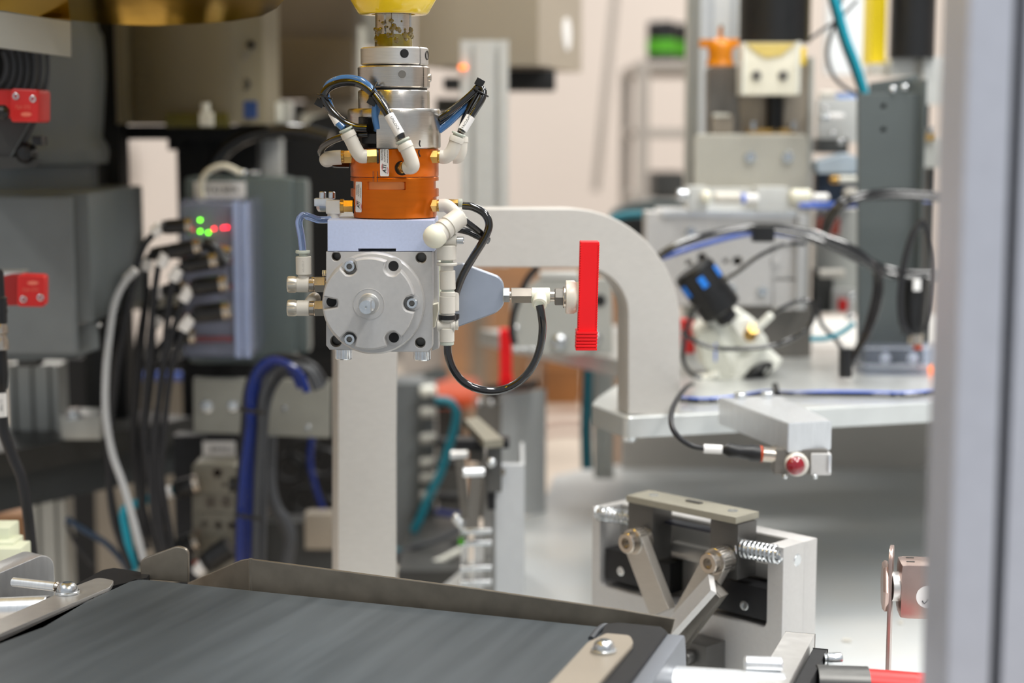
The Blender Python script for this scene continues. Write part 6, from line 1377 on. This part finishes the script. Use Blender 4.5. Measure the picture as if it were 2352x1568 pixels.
o = gb(1054, 150, 1072, 158, 2.19, 0.02, M_ledo, 'orange_lamp', None); tag(o, 'tiny glowing orange lamp on the cream post', 'lamp')
o = MB().cyl(W(1416, -40, 4.2), W(1368, 440, 4.2), 9 * S(200, 4.2), seg=12).obj('hanging_cord', M_shelf); tag(o, 'grey cord slanting down the wall behind the arch', 'cord')
# shelf with drums
SH = thing('wall_shelf', 'grey wire shelving against the wall, left of the actuator', 'shelf')
Ys = 3.4
for x in (1476, 1800): 
    b = MB(); p = W(x, 300, Ys); b.box((p.x, Ys, (W(x, 140, Ys).z) / 2), (0.024, 0.024, W(x, 140, Ys).z)); b.obj('shelf_post', M_shelf, SH)
for x in (1476, 1800):
    b = MB(); p = W(x, 300, Ys); b.box((p.x, Ys + 0.5, (W(x, 140, Ys).z) / 2), (0.024, 0.024, W(x, 140, Ys).z)); b.obj('shelf_post', M_shelf, SH)
for y in (150, 306, 470, 640): MB().box(((W(1470, y, Ys).x + W(1806, y, Ys).x) / 2, Ys + 0.25, W(1600, y, Ys).z), (W(1806, y, Ys).x - W(1470, y, Ys).x, 0.52, 0.020), None, 0.002).obj('shelf_board', M_shelf, SH)
for i, x in enumerate((1520, 1578)):
    t = thing('drum', ('black drum with a green band on the wall shelf', 'second green-banded black drum, right of the first on the shelf')[i], 'container')
    Yq = Ys + 0.1 + i * 0.12; kq = S(90, Yq); zsh = W(1600, 150, Ys).z + 0.010
    c = Vector((W(x, 100, Yq).x, Yq, zsh)); r = 34 * kq; H = 92 * kq
    MB().cyl(c, c + Vector((0, 0, H)), r, seg=28, bev=0.004).obj('drum_body', M_black, t)
    MB().cyl(c + Vector((0, 0, H * 0.22)), c + Vector((0, 0, H * 0.56)), r * 1.03, seg=28).obj('green_band', M_green, t)
o = gb(1502, 398, 1580, 452, Ys + 0.05, 0.2, M_frame, 'dark_box', None); tag(o, 'dark box on the lower board of the wall shelf', 'box')
# distant items seen under the arch
FT = thing('work_bench', 'tan wooden bench far back seen through the arch opening', 'bench')
Yb = 6.4
def fb(x0, y0, x1, y1, Y, t, m, nm, par): return MB().pbox(x0, y0, x1, y1, Y, t, 0.004).obj(nm, m, par)
fb(1040, 600, 1440, 640, Yb, 0.7, M_wood, 'bench_top', FT)
for x in (1050, 1400): 
    p = W(x, 700, Yb); MB().box((p.x, Yb + 0.1, p.z / 2 + 0.1), (0.09, 0.09, p.z + 0.2)).obj('bench_leg', M_wood, FT)
zf = lambda x, Y, y: W(x, y, Y).z
for i, (x0, x1, y0, Y, m_, lab) in enumerate(((1120, 1225, 640, 9.0, M_wood, 'brown cardboard box far back, left in the arch opening'), (1232, 1262, 628, 9.1, M_shelf, 'pale grey upright far back between two brown boxes'), (1268, 1345, 632, 9.0, mat('dark_brown_board', (120, 82, 52), 0, 0.6, 0.15, 5), 'darker brown box far back, right in the arch opening'), (915, 1045, 700, 6.6, M_shelf, 'beige cabinet far back beside the arch leg'), (1045, 1118, 690, 7.3, M_taupe, 'taupe cabinet far back right of the beige one'), (1246, 1338, 840, 8.7, mat('dark_ochre', (132, 84, 40), 0, 0.6, 0.3, 4), 'dark ochre crate on the floor far back below the arch'))):
    pA, pB = W(x0, y0, Y), W(x1, y0, Y)
    o = MB().box(((pA.x + pB.x) / 2, Y + 0.15, pA.z / 2), (pB.x - pA.x, 0.3, pA.z), None, 0.005).obj('far_box', m_); tag(o, lab, 'box')
for i, (x0, x1, y0, y1, Y, m_, lab) in enumerate(((985, 1092, 908, 935, 3.6, M_obin, 'blurred orange tray behind the far fixture block'), (960, 1060, 898, 916, 3.9, mat('rust_tray', (170, 84, 46), 0, 0.5, 0.1, 8), 'rust coloured tray behind the orange one'))):
    pA, pB = W(x0, y0, Y), W(x1, y1, Y)
    t = thing('tray_stand', lab, 'tray')
    MB().box(((pA.x + pB.x) / 2, Y + 0.12, (pA.z + pB.z) / 2), (pB.x - pA.x, 0.24, pA.z - pB.z), None, 0.006).obj('tray', m_, t)
    MB().box(((pA.x + pB.x) / 2, Y + 0.12, pB.z / 2), (0.05, 0.05, pB.z)).obj('stand', M_frame, t)
for i, (x0, x1, y, Y, m_) in enumerate(((1258, 1335, 968, 6.0, mat('rose_hose', (150, 108, 98), 0, 0.6, 0.1, 8)), (1255, 1335, 1000, 5.6, MATS['rose_hose']))):
    pA, pB = W(x0 - 60, y + 8, Y), W(x1 + 60, y - 8, Y); pA.z = pB.z = 0.012
    q0, q1 = GZ(x0 - 60, y + 6, -1.438), GZ(x1 + 60, y - 6, -1.438)
    o = MB().tube([q0, (q0 + q1) / 2 + Vector((0, 0.15, 0)), q1], 0.012, 8).obj('floor_hose', m_); tag(o, ('farther', 'nearer')[i] + ' reddish hose lying on the cream floor far back', 'hose')
o = struct(MB().pbox(262, 330, 300, 425, 10.4, 0.06, 0.01).obj('trim_1', M_shelf))

SKT = thing('machine_skirt', 'grey-brown machine panel standing in the shade under the raised plate', 'panel')
Ysk = 2.46; q0, q1 = W(1425, 1100, Ysk), W(2500, 1100, Ysk)
MB().box(((q0.x + q1.x) / 2, Ysk, (EYE.z + ZT + pz - 0.021) / 2), (q1.x - q0.x, 0.02, pz - 0.021 - EYE.z - ZT), None, 0.001).obj('panel', mat('grey_brown_panel', (196, 190, 182), 0.1, 0.45, 0.05, 8), SKT)
# ================================================================ finish: origins and parenting
bpy.context.view_layer.update()
kids = {}
for n, p in PAR.items():
    if p is not None: kids.setdefault(p.name, []).append(n)
def bounds(o):
    lo = Vector((1e9,) * 3); hi = Vector((-1e9,) * 3)
    def rec(n):
        ob = bpy.data.objects[n]
        if ob.type == 'MESH':
            for v in ob.data.vertices:
                c = WM[n] @ v.co
                for i in range(3):
                    lo[i] = min(lo[i], c[i]); hi[i] = max(hi[i], c[i])
        for k in kids.get(n, []): rec(k)
    rec(o); return lo, hi
for n in list(PAR):
    ob = bpy.data.objects[n]
    if ob.type == 'MESH' and ob.data.users == 1 and WM[n] == Matrix.Identity(4):
        cs = [v.co for v in ob.data.vertices]
        lo = Vector([min(c[i] for c in cs) for i in range(3)]); hi = Vector([max(c[i] for c in cs) for i in range(3)])
        c = (lo + hi) / 2
        if PAR[n] is None: c.z = lo.z
        ob.data.transform(Matrix.Translation(-c)); WM[n] = Matrix.Translation(c)
for n in list(PAR):
    ob = bpy.data.objects[n]
    if ob.type == 'EMPTY' and PAR[n] is None:
        lo, hi = bounds(n); c = (lo + hi) / 2; c.z = lo.z; WM[n] = Matrix.Translation(c)
for n, p in PAR.items():
    ob = bpy.data.objects[n]
    if p is not None:
        ob.parent = p; ob.matrix_basis = WM[p.name].inverted() @ WM[n]
    else: ob.matrix_basis = WM[n]
